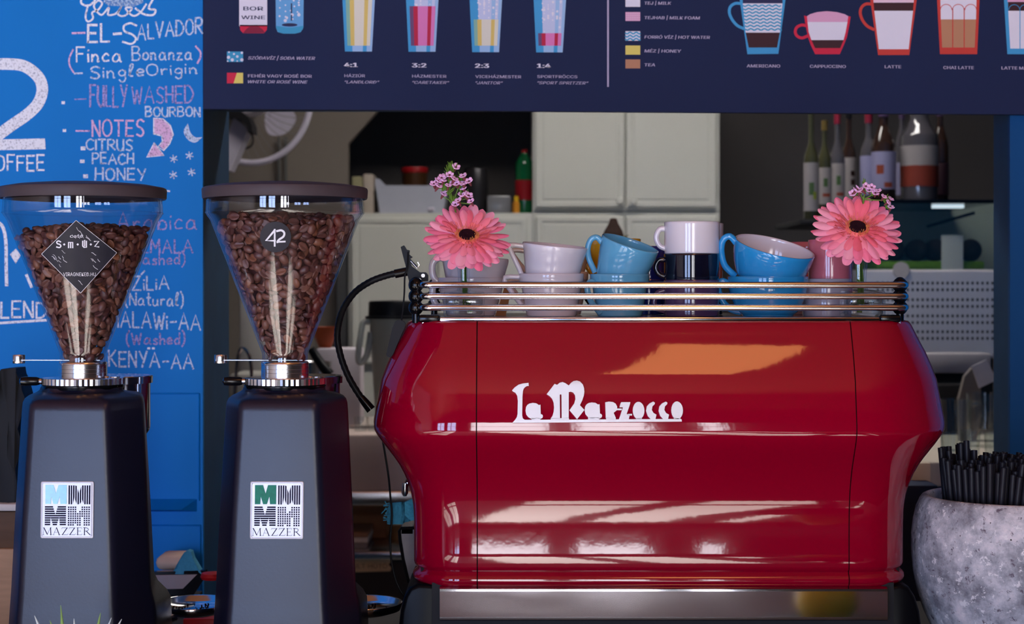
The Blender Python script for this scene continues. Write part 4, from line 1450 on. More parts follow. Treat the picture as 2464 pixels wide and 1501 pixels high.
for m in BEANM:
    me = bpy.data.meshes.new('coffee_bean')
    me.from_pydata(bv.tolist(), [], bf)
    me.materials.append(m)
    me.polygons.foreach_set('use_smooth', [True] * len(bf))
    bean_meshes.append(me)


def fill_hopper(ax, ztop, label, group, seed, skip):
    rg = np.random.default_rng(seed)
    rin = lambda z: hop_r(z) - .0024
    zlo = zrow(862)
    pts = []

    def scatter(n_try, thr, fn, have):
        arr = np.array(have) if have else np.zeros((0, 3))
        for _ in range(n_try):
            p, nr = fn()
            if len(arr) == 0 or ((arr - p) ** 2).sum(1).min() > thr * thr:
                arr = np.vstack([arr, p])
                res.append((p, nr))
        return arr

    slope = (HOPZ[3][1] - HOPZ[4][1]) / (HOPZ[3][0] - HOPZ[4][0])
    heap = lambda th: .004 * math.sin(3 * th + seed) + .002 * math.sin(7 * th)

    def wall(inset):
        def fn():
            while True:
                z = zlo + (ztop - zlo) * rg.random() ** .62
                th = rg.uniform(0, 2 * math.pi)
                if z < ztop + heap(th) - .004:
                    break
            r_ = max(rin(z) - inset, .004)
            nr = np.array((math.cos(th), math.sin(th), -slope))
            return np.array((ax + r_ * math.cos(th), r_ * math.sin(th), z)), nr / np.linalg.norm(nr)
        return fn

    def top():
        th, q = rg.uniform(0, 2 * math.pi), math.sqrt(rg.random())
        r_ = q * (rin(ztop) - .005)
        return np.array((ax + r_ * math.cos(th), r_ * math.sin(th), ztop + heap(th) * q + .010 * (1 - q))), np.array((0, 0, 1.0))
    res = []
    arr = scatter(9000, .0083, wall(.0054), [])
    arr = scatter(1800, .0083, top, arr.tolist())
    n1 = len(res)
    scatter(3500, .0088, wall(.0120), [])
    # frames
    mats_, front = [], []
    for k, (p, nr) in enumerate(res):
        q = rg.normal(size=3)
        t = q - nr * q.dot(nr) * rg.uniform(.55, 1.0)      # long axis mostly along the wall
        t /= np.linalg.norm(t)
        f = rg.normal(size=3) * .8 + nr * rg.choice([-1.0, 1.0])
        f -= t * f.dot(t)
        f /= np.linalg.norm(f)
        s_ = np.cross(t, f)
        mats_.append((np.stack([s_, t, f], 1) * rg.uniform(.92, 1.12), p))
        to = np.array((0 - p[0], -CAMD - p[1], CAMZ - p[2]))
        to /= np.linalg.norm(to)
        px = 1232 + p[0] * FPX / (p[1] + CAMD)
        py = HZ - (p[2] - CAMZ) * FPX / (p[1] + CAMD)
        if k < n1 and not skip(px, py) and p[1] < 0:
            front.append((nr.dot(to), k))
    front.sort(reverse=True)
    pick = {k for _, k in front[:150]}
    for k in pick:
        Rm, p = mats_[k]
        o = bpy.data.objects.new('coffee_bean', bean_meshes[int(rg.choice([0, 0, 1, 1, 2, 3], p=[.2, .2, .2, .15, .15, .1]))])
        COL.objects.link(o)
        o.matrix_world = Matrix(((*Rm[0], p[0]), (*Rm[1], p[1]), (*Rm[2], p[2]), (0, 0, 0, 1)))
        tag(o, label, 'coffee bean', group)
    rest = [mats_[k] for k in range(len(res)) if k not in pick]
    nb = len(bv)
    V = np.concatenate([bv @ Rm.T + p for Rm, p in rest])
    F = np.array(bf)
    Fa = (F[None] + (np.arange(len(rest)) * nb)[:, None, None]).reshape(-1, 4)
    core = M().lathe([(.0001, zlo - .001)] + [(max(rin(z) - .0145, .006), z) for z in np.linspace(zlo - .001, ztop - .008, 20)] + [(.0001, ztop - .002)], (ax, 0, 0), 40)  # solid core added inside the beans to block light
    V0 = len(V)
    allv = V.tolist() + [tuple(v) for v in core.v]
    allf = Fa.tolist() + [tuple(i + V0 for i in f) for f in core.f]
    me = bpy.data.meshes.new('coffee_beans')
    me.from_pydata(allv, [], allf)
    for m in BEANM:
        me.materials.append(m)
    mi = np.repeat(rg.choice(4, size=len(rest), p=[.4, .35, .15, .10]), len(bf)).tolist() + [2] * len(core.f)
    me.polygons.foreach_set('material_index', mi)
    me.polygons.foreach_set('use_smooth', [True] * len(me.polygons))
    o = bpy.data.objects.new('coffee_beans', me)
    COL.objects.link(o)
    tag(o, label.replace('single roasted coffee bean against the clear wall of', 'mass of roasted coffee beans filling'), 'coffee beans', None, 'stuff')
    return len(res), n1


b1 = fill_hopper(ax1, zrow(562), 'single roasted coffee bean against the clear wall of the hopper with the diamond sticker', 'coffee beans in the hopper with the diamond sticker', 1,
                 lambda x, y: abs(x - 190) / 92 + abs(y - 617) / 88 < 1)
b2 = fill_hopper(ax2, zrow(534), 'single roasted coffee bean against the clear wall of the hopper with the round 42 sticker', 'coffee beans in the hopper with the round sticker', 2,
                 lambda x, y: math.hypot(x - 663, y - 570) < 38)

# ------------------------------------------------------------------ cups on the tray
def BY(d):
    return HZ + (CAMZ - TZ) * FPX / d - .25


def cup(name, label, cat, cx, by, d, prof, mo, mi_=None, tilt=0.0, lean=0.0, handle=None, hr=8.0, spin=0.0, group=None, wall=5.0, hflat=1.0):
    """prof: outer wall (radius, height) in pixels, base to rim; handle: (x, height) path in pixels left of the axis"""
    s = S(d)
    if by > 750:
        by = BY(d)
    c = P(cx, by, d)
    t = thing(name, label, cat, c, group)
    T = Matrix.Translation(c) @ Matrix.Rotation(R(tilt), 4, 'Y') @ Matrix.Rotation(R(lean), 4, 'X') @ Matrix.Rotation(R(spin), 4, 'Z')
    pr = spline(prof, 4)
    out = [(r * s, max(h, 0) * s) for r, h in pr]
    rr, hh = out[-1]
    w = wall * s
    top = [(rr - w * .25, hh + w * .28), (rr - w * .75, hh + w * .28)]
    inn = [(max(r - w, .001), h) for r, h in reversed(out) if h > w * 1.4]
    inn.append((inn[-1][0] * .75, w * 1.1))
    g = M()
    if mi_ is None:
        g.lathe([(.0001, .0006), (out[0][0] * .8, .0006), (out[0][0] * .86, 0)] + out + top + inn + [(.0001, w * 1.05)], n=64, T=T)
        build('bowl', g, mo, t, angle=70)
    else:
        g.lathe([(.0001, .0006), (out[0][0] * .8, .0006), (out[0][0] * .86, 0)] + out + top[:1], n=64, T=T)
        g.lathe(top[:1] + top[1:] + inn + [(.0001, w * 1.05)], n=64, mi=1, T=T)
        build('bowl', g, [mo, mi_], t, angle=70)
    if handle:
        pts = [Vector((x * s, 0, h * s)) for x, h in handle]
        q = M().tube(pts, hr * s, 14)
        for v in q.v:
            v.y *= hflat
        g = M().add(q.v, q.f, 0, T)
        build('handle', g, mo, t, angle=60)
    return t


ring = lambda pts: spline(pts, 5)
DC = 2.37
# stack behind the left vase
P1 = [(56, 0), (58, 3), (70, 40), (78, 72), (80, 82), (80, 90)]
cup('coffee_cup', 'white cup with a round handle at the bottom of the stack behind the left vase', 'cup', 1133, 757, 2.41, P1, WHITECER, handle=ring([(-70, 76), (-86, 80), (-92, 64), (-91, 44), (-82, 24), (-66, 24)]), hr=8, spin=0)
cup('coffee_cup', 'white cup with a round handle, on top of the stack behind the left vase', 'cup', 1138, 709, 2.41, P1, WHITECER, tilt=4, handle=ring([(-70, 78), (-86, 83), (-101, 70), (-101, 46), (-90, 28), (-66, 26)]), hr=8)
# tall white pair with angular handles
P2 = [(56, 0), (60, 3), (68, 45), (74, 78), (77.5, 84), (78.5, 101)]
P2b = [(56, 0), (60, 3), (68, 45), (74, 78), (77, 90), (79, 101)]
HA = [(-72, 92), (-95, 94), (-111, 93), (-112, 86), (-100, 70), (-80, 42), (-62, 16)]
cup('coffee_cup', 'lower white cup with an angular handle, left of the light blue cups', 'cup', 1327, 763, DC, P2, WHITECER, handle=[(-74, 94), (-100, 95), (-112, 93), (-113, 86), (-104, 70), (-84, 42), (-62, 14)], hr=6)
cup('coffee_cup', 'tilted upper white cup with an angular handle, left of the light blue cups', 'cup', 1326, 691, DC, P2b, WHITECER, tilt=5.5, lean=4, handle=[(-76, 92), (-96, 93), (-108, 92), (-109, 85), (-98, 66), (-80, 36), (-68, 12)], hr=6)
cup('coffee_cup', 'cream-tinged second-row cup, only its angular handle showing beside the tilted white cup', 'cup', 1340, 682, 2.52, [(54, 0), (58, 3), (66, 40), (72, 80)], mat('cream_glaze', srgb(206, 190, 180), .14, coat=.5), tilt=5, handle=[(-66, 70), (-100, 72), (-114, 70), (-115, 64), (-100, 46), (-82, 28), (-62, 14)], hr=6)
cup('coffee_cup', 'white cup in the second row, at the bottom behind the tall white pair', 'cup', 1338, 761, 2.52, P2, WHITECER, handle=[(-74, 84), (-100, 84), (-112, 80), (-104, 60), (-84, 34), (-62, 10)], hr=6)
# light blue pair
P3 = [(50, 0), (54, 3), (62, 45), (67, 76), (71, 82), (72, 100)]
P3b = [(52, 0), (56, 3), (64, 45), (69, 76), (71, 96)]
H3 = ring([(-66, 84), (-84, 92), (-96, 82), (-94, 60), (-80, 36), (-58, 12)])
cup('coffee_cup', 'light blue cup at the bottom of the light blue pair', 'cup', 1491, 763, DC, P3, SKYCER, handle=ring([(-66, 78), (-84, 82), (-92, 66), (-84, 40), (-70, 22), (-56, 8)]), hr=7, spin=30)
cup('coffee_cup', 'light blue cup tilted to the right on top of the light blue pair', 'cup', 1488, 676, DC, P3b, SKYCER, tilt=17, lean=11, handle=ring([(-66, 78), (-80, 86), (-92, 78), (-94, 56), (-84, 32), (-60, 4)]), hr=7)
cup('coffee_cup', 'yellow second-row cup peeping out behind the handle of the tilted light blue cup', 'cup', 1480, 680, 2.53, [(44, 0), (48, 3), (56, 50), (62, 104)], YELLOWCER, handle=ring([(-56, 84), (-70, 80), (-74, 60), (-62, 30), (-52, 20)]), hr=6)
cup('coffee_cup', 'black second-row cup, its angular handle showing left of the lower light blue cup', 'cup', 1496, 760, 2.53, [(50, 0), (54, 3), (62, 50), (70, 82)], BLACKGLOSS, handle=[(-66, 72), (-88, 66), (-96, 54), (-78, 28), (-54, 12)], hr=6)
# mug tower
PM = lambda h: [(64, 0), (66, 3), (66.5, h * .3), (66.5, h * .7), (67, h)]
HM = lambda h: ring([(-62, h * .80), (-78, h * .78), (-86, h * .52), (-78, h * .26), (-62, h * .16)])
cup('coffee_mug', 'purple mug at the bottom of the three-mug tower', 'mug', 1664, 763, DC, PM(86), PURPLECER, handle=ring([(-62, 62), (-80, 56), (-90, 36), (-84, 20), (-62, 12)]), hr=7)
cup('coffee_mug', 'black mug in the middle of the three-mug tower', 'mug', 1664, 676, DC, PM(64), NAVYCER, handle=HM(64), hr=6.5)
cup('coffee_mug', 'white mug on top of the three-mug tower', 'mug', 1665, 610.5, DC, PM(75), WHITECER, handle=HM(75), hr=6.5)
cup('coffee_mug', 'orange mug in the second row, a sliver showing right of the black mug', 'mug', 1672, 676, 2.52, PM(66), ORANGECER, spin=-25, handle=HM(66), hr=6)
cup('coffee_mug', 'white mug in the second row, a sliver showing right of the top white mug', 'mug', 1674, 609, 2.52, PM(70), WHITECER)
cup('coffee_mug', 'dark mug in the second row, at the bottom behind the purple mug', 'mug', 1672, 761, 2.52, PM(84), BLACKGLOSS)
cup('coffee_mug', 'upper cobalt blue mug in the gap between light blue cups and mug tower', 'mug', 1562, 676, 2.53, [(44, 0), (46, 3), (47, 40), (48, 82)], COBALTCER)
cup('coffee_mug', 'lower cobalt blue mug in the gap between light blue cups and mug tower', 'mug', 1560, 761, 2.53, [(42, 0), (45, 3), (46, 40), (47, 84)], COBALTCER)
# big blue pair, white inside
P5 = [(60, 0), (62, 3), (74, 14), (88, 42), (95, 70), (97.5, 94)]
cup('coffee_cup', 'large bright blue cup at the bottom of the bright blue pair', 'cup', 1848, 763, DC, P5, BLUECER, WHITECER, handle=ring([(-90, 76), (-112, 84), (-120, 64), (-108, 34), (-88, 16), (-66, 10)]), hr=8)
cup('coffee_cup', 'large bright blue cup with a white inside, tilted on top of the bright blue pair', 'cup', 1842, 683, DC, P5, BLUECER, WHITECER, tilt=12, lean=15, handle=ring([(-90, 82), (-110, 96), (-124, 84), (-122, 56), (-106, 24), (-76, 4)]), hr=8)
# pink stack
PP = lambda h: [(50, 0), (52, 3), (52.5, h * .4), (53, h)]
cup('coffee_mug', 'pale grey mug under the pink mug behind the right vase', 'mug', 1990, 763, 2.39, [(56, 0), (58, 3), (60, 40), (60, 88)], GREYCER)
cup('coffee_mug', 'pink mug behind the right-hand pink flower', 'mug', 1998, 674, 2.39, PP(96), PINKCER)
cup('coffee_mug', 'pink mug in the second row, its rim showing left of the front pink mug', 'mug', 1950, 674, 2.53, PP(90), PINKCER)
cup('coffee_mug', 'pale grey mug in the second row, under the rear pink mug', 'mug', 1944, 761, 2.53, PP(86), GREYCER)
kc = build('kraft_card', M().plate([P(x, y, 2.46) for x, y in ((1190, 764), (1216, 764), (1232, 690), (1214, 690))], (0, 1, 0), .004), mat('kraft_card', srgb(196, 142, 100), .8), None, smooth=False,
           label='tan wooden card leaning between the white cups on the tray', cat='card')

# ------------------------------------------------------------------ vases and flowers
INKVASE = mat('vase_print', srgb(30, 30, 34), .6)


def vase(cx, label, neck_l, neck_r, ytop, blk_l, blk_r, ysh, dpt=2.315):
    yb = BY(dpt)
    c = P(cx, yb, dpt)
    s = S(dpt)
    t = thing('bud_vase', label, 'vase', c)
    hw = (blk_r - blk_l) / 2
    bx = (blk_l + blk_r) / 2 - cx
    nx = (neck_l + neck_r) / 2 - cx
    nr = (neck_r - neck_l) / 2
    def ringp(kind, r, x, y):
        n = 48
        out = []
        for j in range(n):
            a = 2 * math.pi * j / n
            ca, sa = math.cos(a), math.sin(a)
            k = 1 / max(abs(ca), abs(sa)) if kind == 1 else 1.0
            if kind == 1:
                k = 1 / ((abs(ca) ** 7 + abs(sa) ** 7) ** (1 / 7))
            out.append(c + Vector(((x + r * k * ca) * s, r * k * sa * s, (yb - y) * s)))
        return out
    lv = [(1, hw - 3, bx, yb), (1, hw, bx, yb - 3), (1, hw, bx, ysh + 5), (1, hw - 2, bx, ysh + 1), (1, hw - 8, bx, ysh), (0, nr * .8 + 3, nx, ysh - 3), (0, nr * .72, nx, ysh - 12), (0, nr * .8, nx, (ysh + ytop) / 2), (0, nr, nx, ytop)]
    inn = [(k, max(r - 5, 2), x, (y - 6 if i < 2 else y + (3 if k == 1 else 0))) for i, (k, r, x, y) in enumerate(lv)]
    rings_ = [ringp(*q) for q in lv] + [ringp(*q) for q in reversed(inn)]
    g = M().rings(rings_, 0, True, True)
    build('vase_body', recalc(g), GLASS, t, angle=50)
    # water
    wv = [ringp(k, r - .6, x, y) for k, r, x, y in inn[1:4]]
    g = M().rings(wv, 0, True, True)
    build('water', recalc(g), glass('vase_water', (.93, .95, .95), .03, .01), t, angle=40)
    # printed maker's mark
    yy = c.y - hw * s - .0003
    g = M()
    sx = lambda px: c.x + (px - cx) * s
    sz = lambda py: c.z + (yb - py) * s
    x0 = blk_l + 27
    vs, fs = fit_text('SERAX', x0 + 12, x0 + 42, 729, 6.5, 0, .02)
    g.add([(sx(x), yy, sz(y)) for x, y in vs], fs)
    vs, fs = fit_text('maison d’être', x0 + 12, x0 + 42, 735, 3.5, .2, 0)
    g.add([(sx(x), yy, sz(y)) for x, y in vs], fs)
    for q in ribbon([(x0, 722), (x0 + 4, 719), (x0 + 8, 722), (x0 + 8, 730), (x0, 730), (x0, 722)], 1.3) + ribbon([(x0 + 2.5, 727), (x0 + 5.5, 727)], 1.2):
        g.add([(sx(x), yy, sz(y)) for x, y in q], [(0, 1, 2, 3)])
    build('vase_lettering', g, INKVASE, t, smooth=False)
    return t


vase(1117, 'clear square glass bud vase at the left end of the rack, holding a pink gerbera', 1098, 1134, 612, 1068, 1166, 701)
vase(2073, 'clear square glass bud vase at the right end of the rack, holding a pink gerbera', 2043, 2090, 606, 2026, 2124, 699)

PET = [mat('gerbera_pink_%d' % k, srgb(*c), .5, var=.08, scale=120, sss=.06) for k, c in enumerate(((255, 156, 186), (255, 142, 172), (252, 126, 160), (255, 168, 192)))]
PET2 = [mat('gerbera_coral_%d' % k, srgb(*c), .5, var=.10, scale=120, sss=.06) for k, c in enumerate(((255, 130, 150), (255, 142, 164), (248, 112, 134)))]
FLO = mat('gerbera_floret', srgb(236, 112, 112), .6, var=.2, scale=300)
STAM = mat('gerbera_stamen', srgb(226, 150, 88), .6, var=.2, scale=300)
DISC = mat('gerbera_disc', srgb(40, 6, 22), .9, var=.6, scale=900, bump=.8)
STEM = mat('flower_stem', srgb(70, 110, 44), .55, var=.2, scale=60)


def petal_mesh(T, L0, L1, W, rise, curl, rr, tipup=0.0):
    g = M()
    nu_, nv_ = 4, 11
    vs = []
    tw = rr.uniform(-.25, .25)
    for i in range(nv_ + 1):
        t = 1 - (1 - i / nv_) ** 1.9
        w = W * (0.22 + 0.78 * min(1, (t / .62)) ** .8) * math.sqrt(max(0, 1 - max(0, (t - .66) / .34) ** 2.2)) + .00015
        r_ = L0 + (L1 - L0) * t
        h = rise * t + curl * t * t + tipup * max(0, t - .7)
        for j in range(nu_ + 1):
            cc = j / nu_ * 2 - 1
            vs.append((r_, cc * w, h - .34 * w * cc * cc + .05 * W * math.cos(cc * 6.3) + tw * cc * w * t))
    fs = [(i * (nu_ + 1) + j, i * (nu_ + 1) + j + 1, (i + 1) * (nu_ + 1) + j + 1, (i + 1) * (nu_ + 1) + j) for i in range(nv_) for j in range(nu_)]
    return g.add(vs, fs, 0, T)


def gerbera(cx, cy, dpt, rad_px, incl, roll, label, stem_px, seed):
    c = P(cx, cy, dpt)
    rr = random.Random(seed)
    t = thing('gerbera_flower', label, 'flower', P(*stem_px[-1]))
    Rd = rad_px * S(dpt)
    n = Vector((math.sin(R(roll)) * math.sin(R(incl)), -math.cos(R(incl)), math.sin(R(incl)) * math.cos(R(roll)))).normalized()
    u = (Vector((1, 0, 0)) - n * n.x).normalized()
    v = n.cross(u)
    B = Matrix.Translation(c) @ Matrix(((u.x, v.x, n.x, 0), (u.y, v.y, n.y, 0), (u.z, v.z, n.z, 0), (0, 0, 0, 1)))
    for (num, L1, W, z, rise, curl, m, ph) in ((26, 1.0, .118, -.05, .03, -.10, PET, 0), (24, .95, .112, -.01, .10, -.13, PET, .5), (18, .72, .088, .03, .15, -.14, PET2, .2)):
        for k in range(num):
            a = 2 * math.pi * (k + ph + rr.uniform(-.22, .22)) / num
            back = .34 * max(0, math.sin(a)) + .06 * math.sin(a)            # the far petals stand a little taller
            T = B @ Matrix.Rotation(a, 4, 'Z') @ Matrix.Translation((0, 0, z * Rd * .6))
            g = petal_mesh(T, .16 * Rd, L1 * Rd * rr.uniform(.93, 1.04), W * Rd * rr.uniform(.9, 1.1), (rise + back * .6) * Rd, (curl + rr.uniform(-.05, .04)) * Rd, rr, rr.uniform(-.04, .05) * Rd)
            build('petal', g, rr.choice(m), t, angle=80)
    g = M()
    for k in range(190):
        a, q = rr.uniform(0, 6.283), rr.uniform(.24, .46)
        L = rr.uniform(.08, .15)
        T = B @ Matrix.Rotation(a, 4, 'Z') @ Matrix.Translation((q * Rd, 0, (.10 - (q - .24) * .12) * Rd)) @ Matrix.Rotation(R(-rr.uniform(15, 60)), 4, 'Y')
        g.add([(0, -.008 * Rd, 0), (0, .008 * Rd, 0), (L * Rd * .7, .011 * Rd, 0), (L * Rd, 0, .004 * Rd), (L * Rd * .7, -.011 * Rd, 0)], [(0, 4, 3, 2, 1)], 0, T)
    build('floret_ring', g, FLO, t, smooth=False, kind='stuff')
    g = M()
    for k in range(110):
        a, q = rr.uniform(0, 6.283), rr.uniform(.185, .27)
        T = B @ Matrix.Rotation(a, 4, 'Z') @ Matrix.Translation((q * Rd, 0, .06 * Rd)) @ Matrix.Rotation(R(rr.uniform(-25, 25)), 4, 'Y')
        g.add([(-.006 * Rd, 0, 0), (.006 * Rd, 0, 0), (.004 * Rd, .003 * Rd, .09 * Rd), (-.004 * Rd, 0, .09 * Rd), (0, .007 * Rd, 0), (0, .004 * Rd, .09 * Rd)], [(0, 1, 2, 3), (1, 4, 5, 2), (4, 0, 3, 5)], 0, T)
    build('stamen_ring', g, STAM, t, smooth=False, kind='stuff')
    g = M().lathe([(.30 * Rd, -.05 * Rd), (.26 * Rd, .05 * Rd), (.20 * Rd, .085 * Rd)], n=32, T=B)
    g.lathe([(.195 * Rd, .05 * Rd), (.19 * Rd, .10 * Rd), (.15 * Rd, .125 * Rd), (.08 * Rd, .115 * Rd), (.0001, .105 * Rd)], n=32, mi=1, T=B)
    build('disc', g, [FLO, DISC], t)
    pts = [c - n * (.03 * Rd)] + [P(*q) for q in stem_px]
    pts = [Vector(q) for q in spline([tuple(p) for p in pts], 5)]
    build('stem', M().tube(pts, .0034, 10), STEM, t)


gerbera(1124, 571, 2.285, 106, 50, 6, 'pink gerbera with a dark centre in the vase at the left end of the rack', [(1120, 615, 2.312), (1116, 650, 2.315), (1120, 700, 2.315), (1132, 752, 2.315)], 21)
gerbera(2062, 552, 2.285, 109, 46, 0, 'pink gerbera with a dark centre in the vase at the right end of the rack', [(2064, 600, 2.312), (2066, 650, 2.315), (2070, 700, 2.315), (2068, 752, 2.315)], 33)

WAX = mat('waxflower_petal', srgb(238, 188, 230), .6, var=.15, scale=200, sss=.1)
WAXR = mat('waxflower_calyx', srgb(120, 62, 66), .6, var=.3, scale=200)
NEED = mat('waxflower_needle', srgb(96, 130, 46), .5, var=.3, scale=100)


def waxflower(label, bl, root, nodes, needles, dpt, seed, scale):
    """bl: blossoms (px); nodes: branch points the blossoms hang on; root: path down into the vase"""
    rr = random.Random(seed)
    t = thing('waxflower_sprig', label, 'flower', P(*root[-1]))
    g = M()
    g.tube([Vector(q) for q in spline([tuple(P(*q)) for q in root], 5)], .0011, 7)
    allp = nodes
    for i, q in enumerate(nodes[1:], 1):
        g.tube([P(*nodes[q[3]][:3]), P(*q[:3])], .0008, 6)
    for (x, y) in bl:
        k = min(range(len(nodes)), key=lambda i: math.hypot(nodes[i][0] - x, nodes[i][1] - y) + (40 if nodes[i][1] < y else 0))
        g.tube([P(*nodes[k][:3]), P(x, y + 6, dpt)], [.0007, .0006], 6)
    build('stems', g, NEED, t)
    g = M()
    for (x, y, dx, dy) in needles:
        a, b = P(x, y, dpt), P(x + dx, y + dy, dpt - rr.uniform(-.006, .006))
        g.tube([a, (a + b) / 2, b], [.0007, .0010, .0003], 5)
    build('needle_leaves', g, NEED, t)
    for (x, y) in bl:
        c = P(x, y, dpt - rr.uniform(0, .012))
        th, ph = rr.uniform(-.9, .9), rr.uniform(.15, 1.1)
        n = Vector((math.sin(th) * math.cos(ph), -math.cos(th) * math.sin(ph), .45 + .5 * rr.random())).normalized()
        u = n.orthogonal().normalized()
        v = n.cross(u)
        B = Matrix.Translation(c) @ Matrix(((u.x, v.x, n.x, 0), (u.y, v.y, n.y, 0), (u.z, v.z, n.z, 0), (0, 0, 0, 1)))
        g = M()
        k0 = scale * rr.uniform(.85, 1.1)
        for k in range(5):
            T = B @ Matrix.Rotation(R(72 * k + rr.uniform(-6, 6)), 4, 'Z') @ Matrix.Translation((.0022 * k0, 0, .0008)) @ Matrix.Rotation(R(-32), 4, 'Y')
            g.ball((0, 0, 0), .0017 * k0, (1, 1, .35), 10, 6, 0, T)
        g.lathe([(.0006 * k0, -.005 * k0), (.0015 * k0, -.001 * k0), (.0016 * k0, .0004)], n=10, mi=1, T=B)
        g.ball((0, 0, .0008), .0007 * k0, (1, 1, .6), 8, 5, 1, B)
        build('blossom', g, [WAX, WAXR], t, angle=80)


q6 = lambda l: [(1000 + x / 5.36, 380 + y / 5.36) for x, y in l]
bl1 = q6([(520, 118), (615, 235), (690, 300), (237, 335), (288, 297), (338, 257), (355, 295), (383, 237), (478, 325), (500, 275), (420, 360), (532, 335), (572, 335), (622, 330), (622, 400), (358, 470), (628, 475), (685, 485), (716, 562), (512, 602), (548, 555), (292, 362), (402, 420), (590, 480), (440, 220)])
D1 = 2.30
nodes1 = [(1091, 486, D1, 0), (1080, 462, D1, 0), (1066, 452, D1, 1), (1086, 440, D1, 1), (1104, 448, D1, 0), (1112, 470, D1, 0), (1082, 420, D1, 3), (1090, 408, D1, 6), (1110, 436, D1, 4)]
need1 = [(1082 + a, 404 + b, c_, -12 - abs(c_)) for a, b, c_ in ((-2, 4, -2), (0, 2, 0), (2, 4, 2), (-4, 8, -4), (4, 8, 3), (0, -2, 1))]
rr = random.Random(8)
for (x, y, d_, k) in nodes1:
    for _ in range(15):
        need1.append((x + rr.uniform(-3, 3), y + rr.uniform(-3, 8), rr.uniform(-13, 13), -rr.uniform(10, 24)))
waxflower('lilac waxflower sprig rising above the left pink gerbera', bl1, [(1091, 486, D1), (1098, 520, 2.31), (1108, 600, 2.318), (1113, 660, 2.318), (1116, 740, 2.318)], nodes1, need1, D1, 5, 1.5)
q4 = lambda l: [(1900 + x / 3.752, 400 + y / 3.752) for x, y in l]
bl2 = q4([(570, 247), (615, 197), (650, 212), (690, 180), (742, 190), (720, 217), (800, 225), (850, 277), (913, 297), (887, 327), (912, 372), (598, 222), (635, 232), (775, 240)])
nodes2 = [(2078, 480, D1, 0), (2070, 466, D1, 0), (2082, 458, D1, 0), (2100, 468, D1, 0), (2128, 482, D1, 0), (2134, 500, D1, 4)]
need2 = [(2079, 446, -1, -18), (2080, 446, 2, -16), (2078, 448, -3, -12)] + [(2128 + a, 482, 8 + a, -14 + b) for a, b in ((0, 0), (2, 2), (-2, 1), (3, 4))]
for (x, y, d_, k) in nodes2:
    for _ in range(4):
        need2.append((x + rr.uniform(-3, 3), y + rr.uniform(-2, 6), rr.uniform(-8, 8), -rr.uniform(6, 14)))
waxflower('lilac waxflower sprig half hidden behind the right pink gerbera', bl2, [(2078, 480, D1), (2074, 530, 2.31), (2070, 610, 2.32), (2076, 670, 2.318), (2078, 745, 2.318)], nodes2, need2, D1, 9, 1.4)

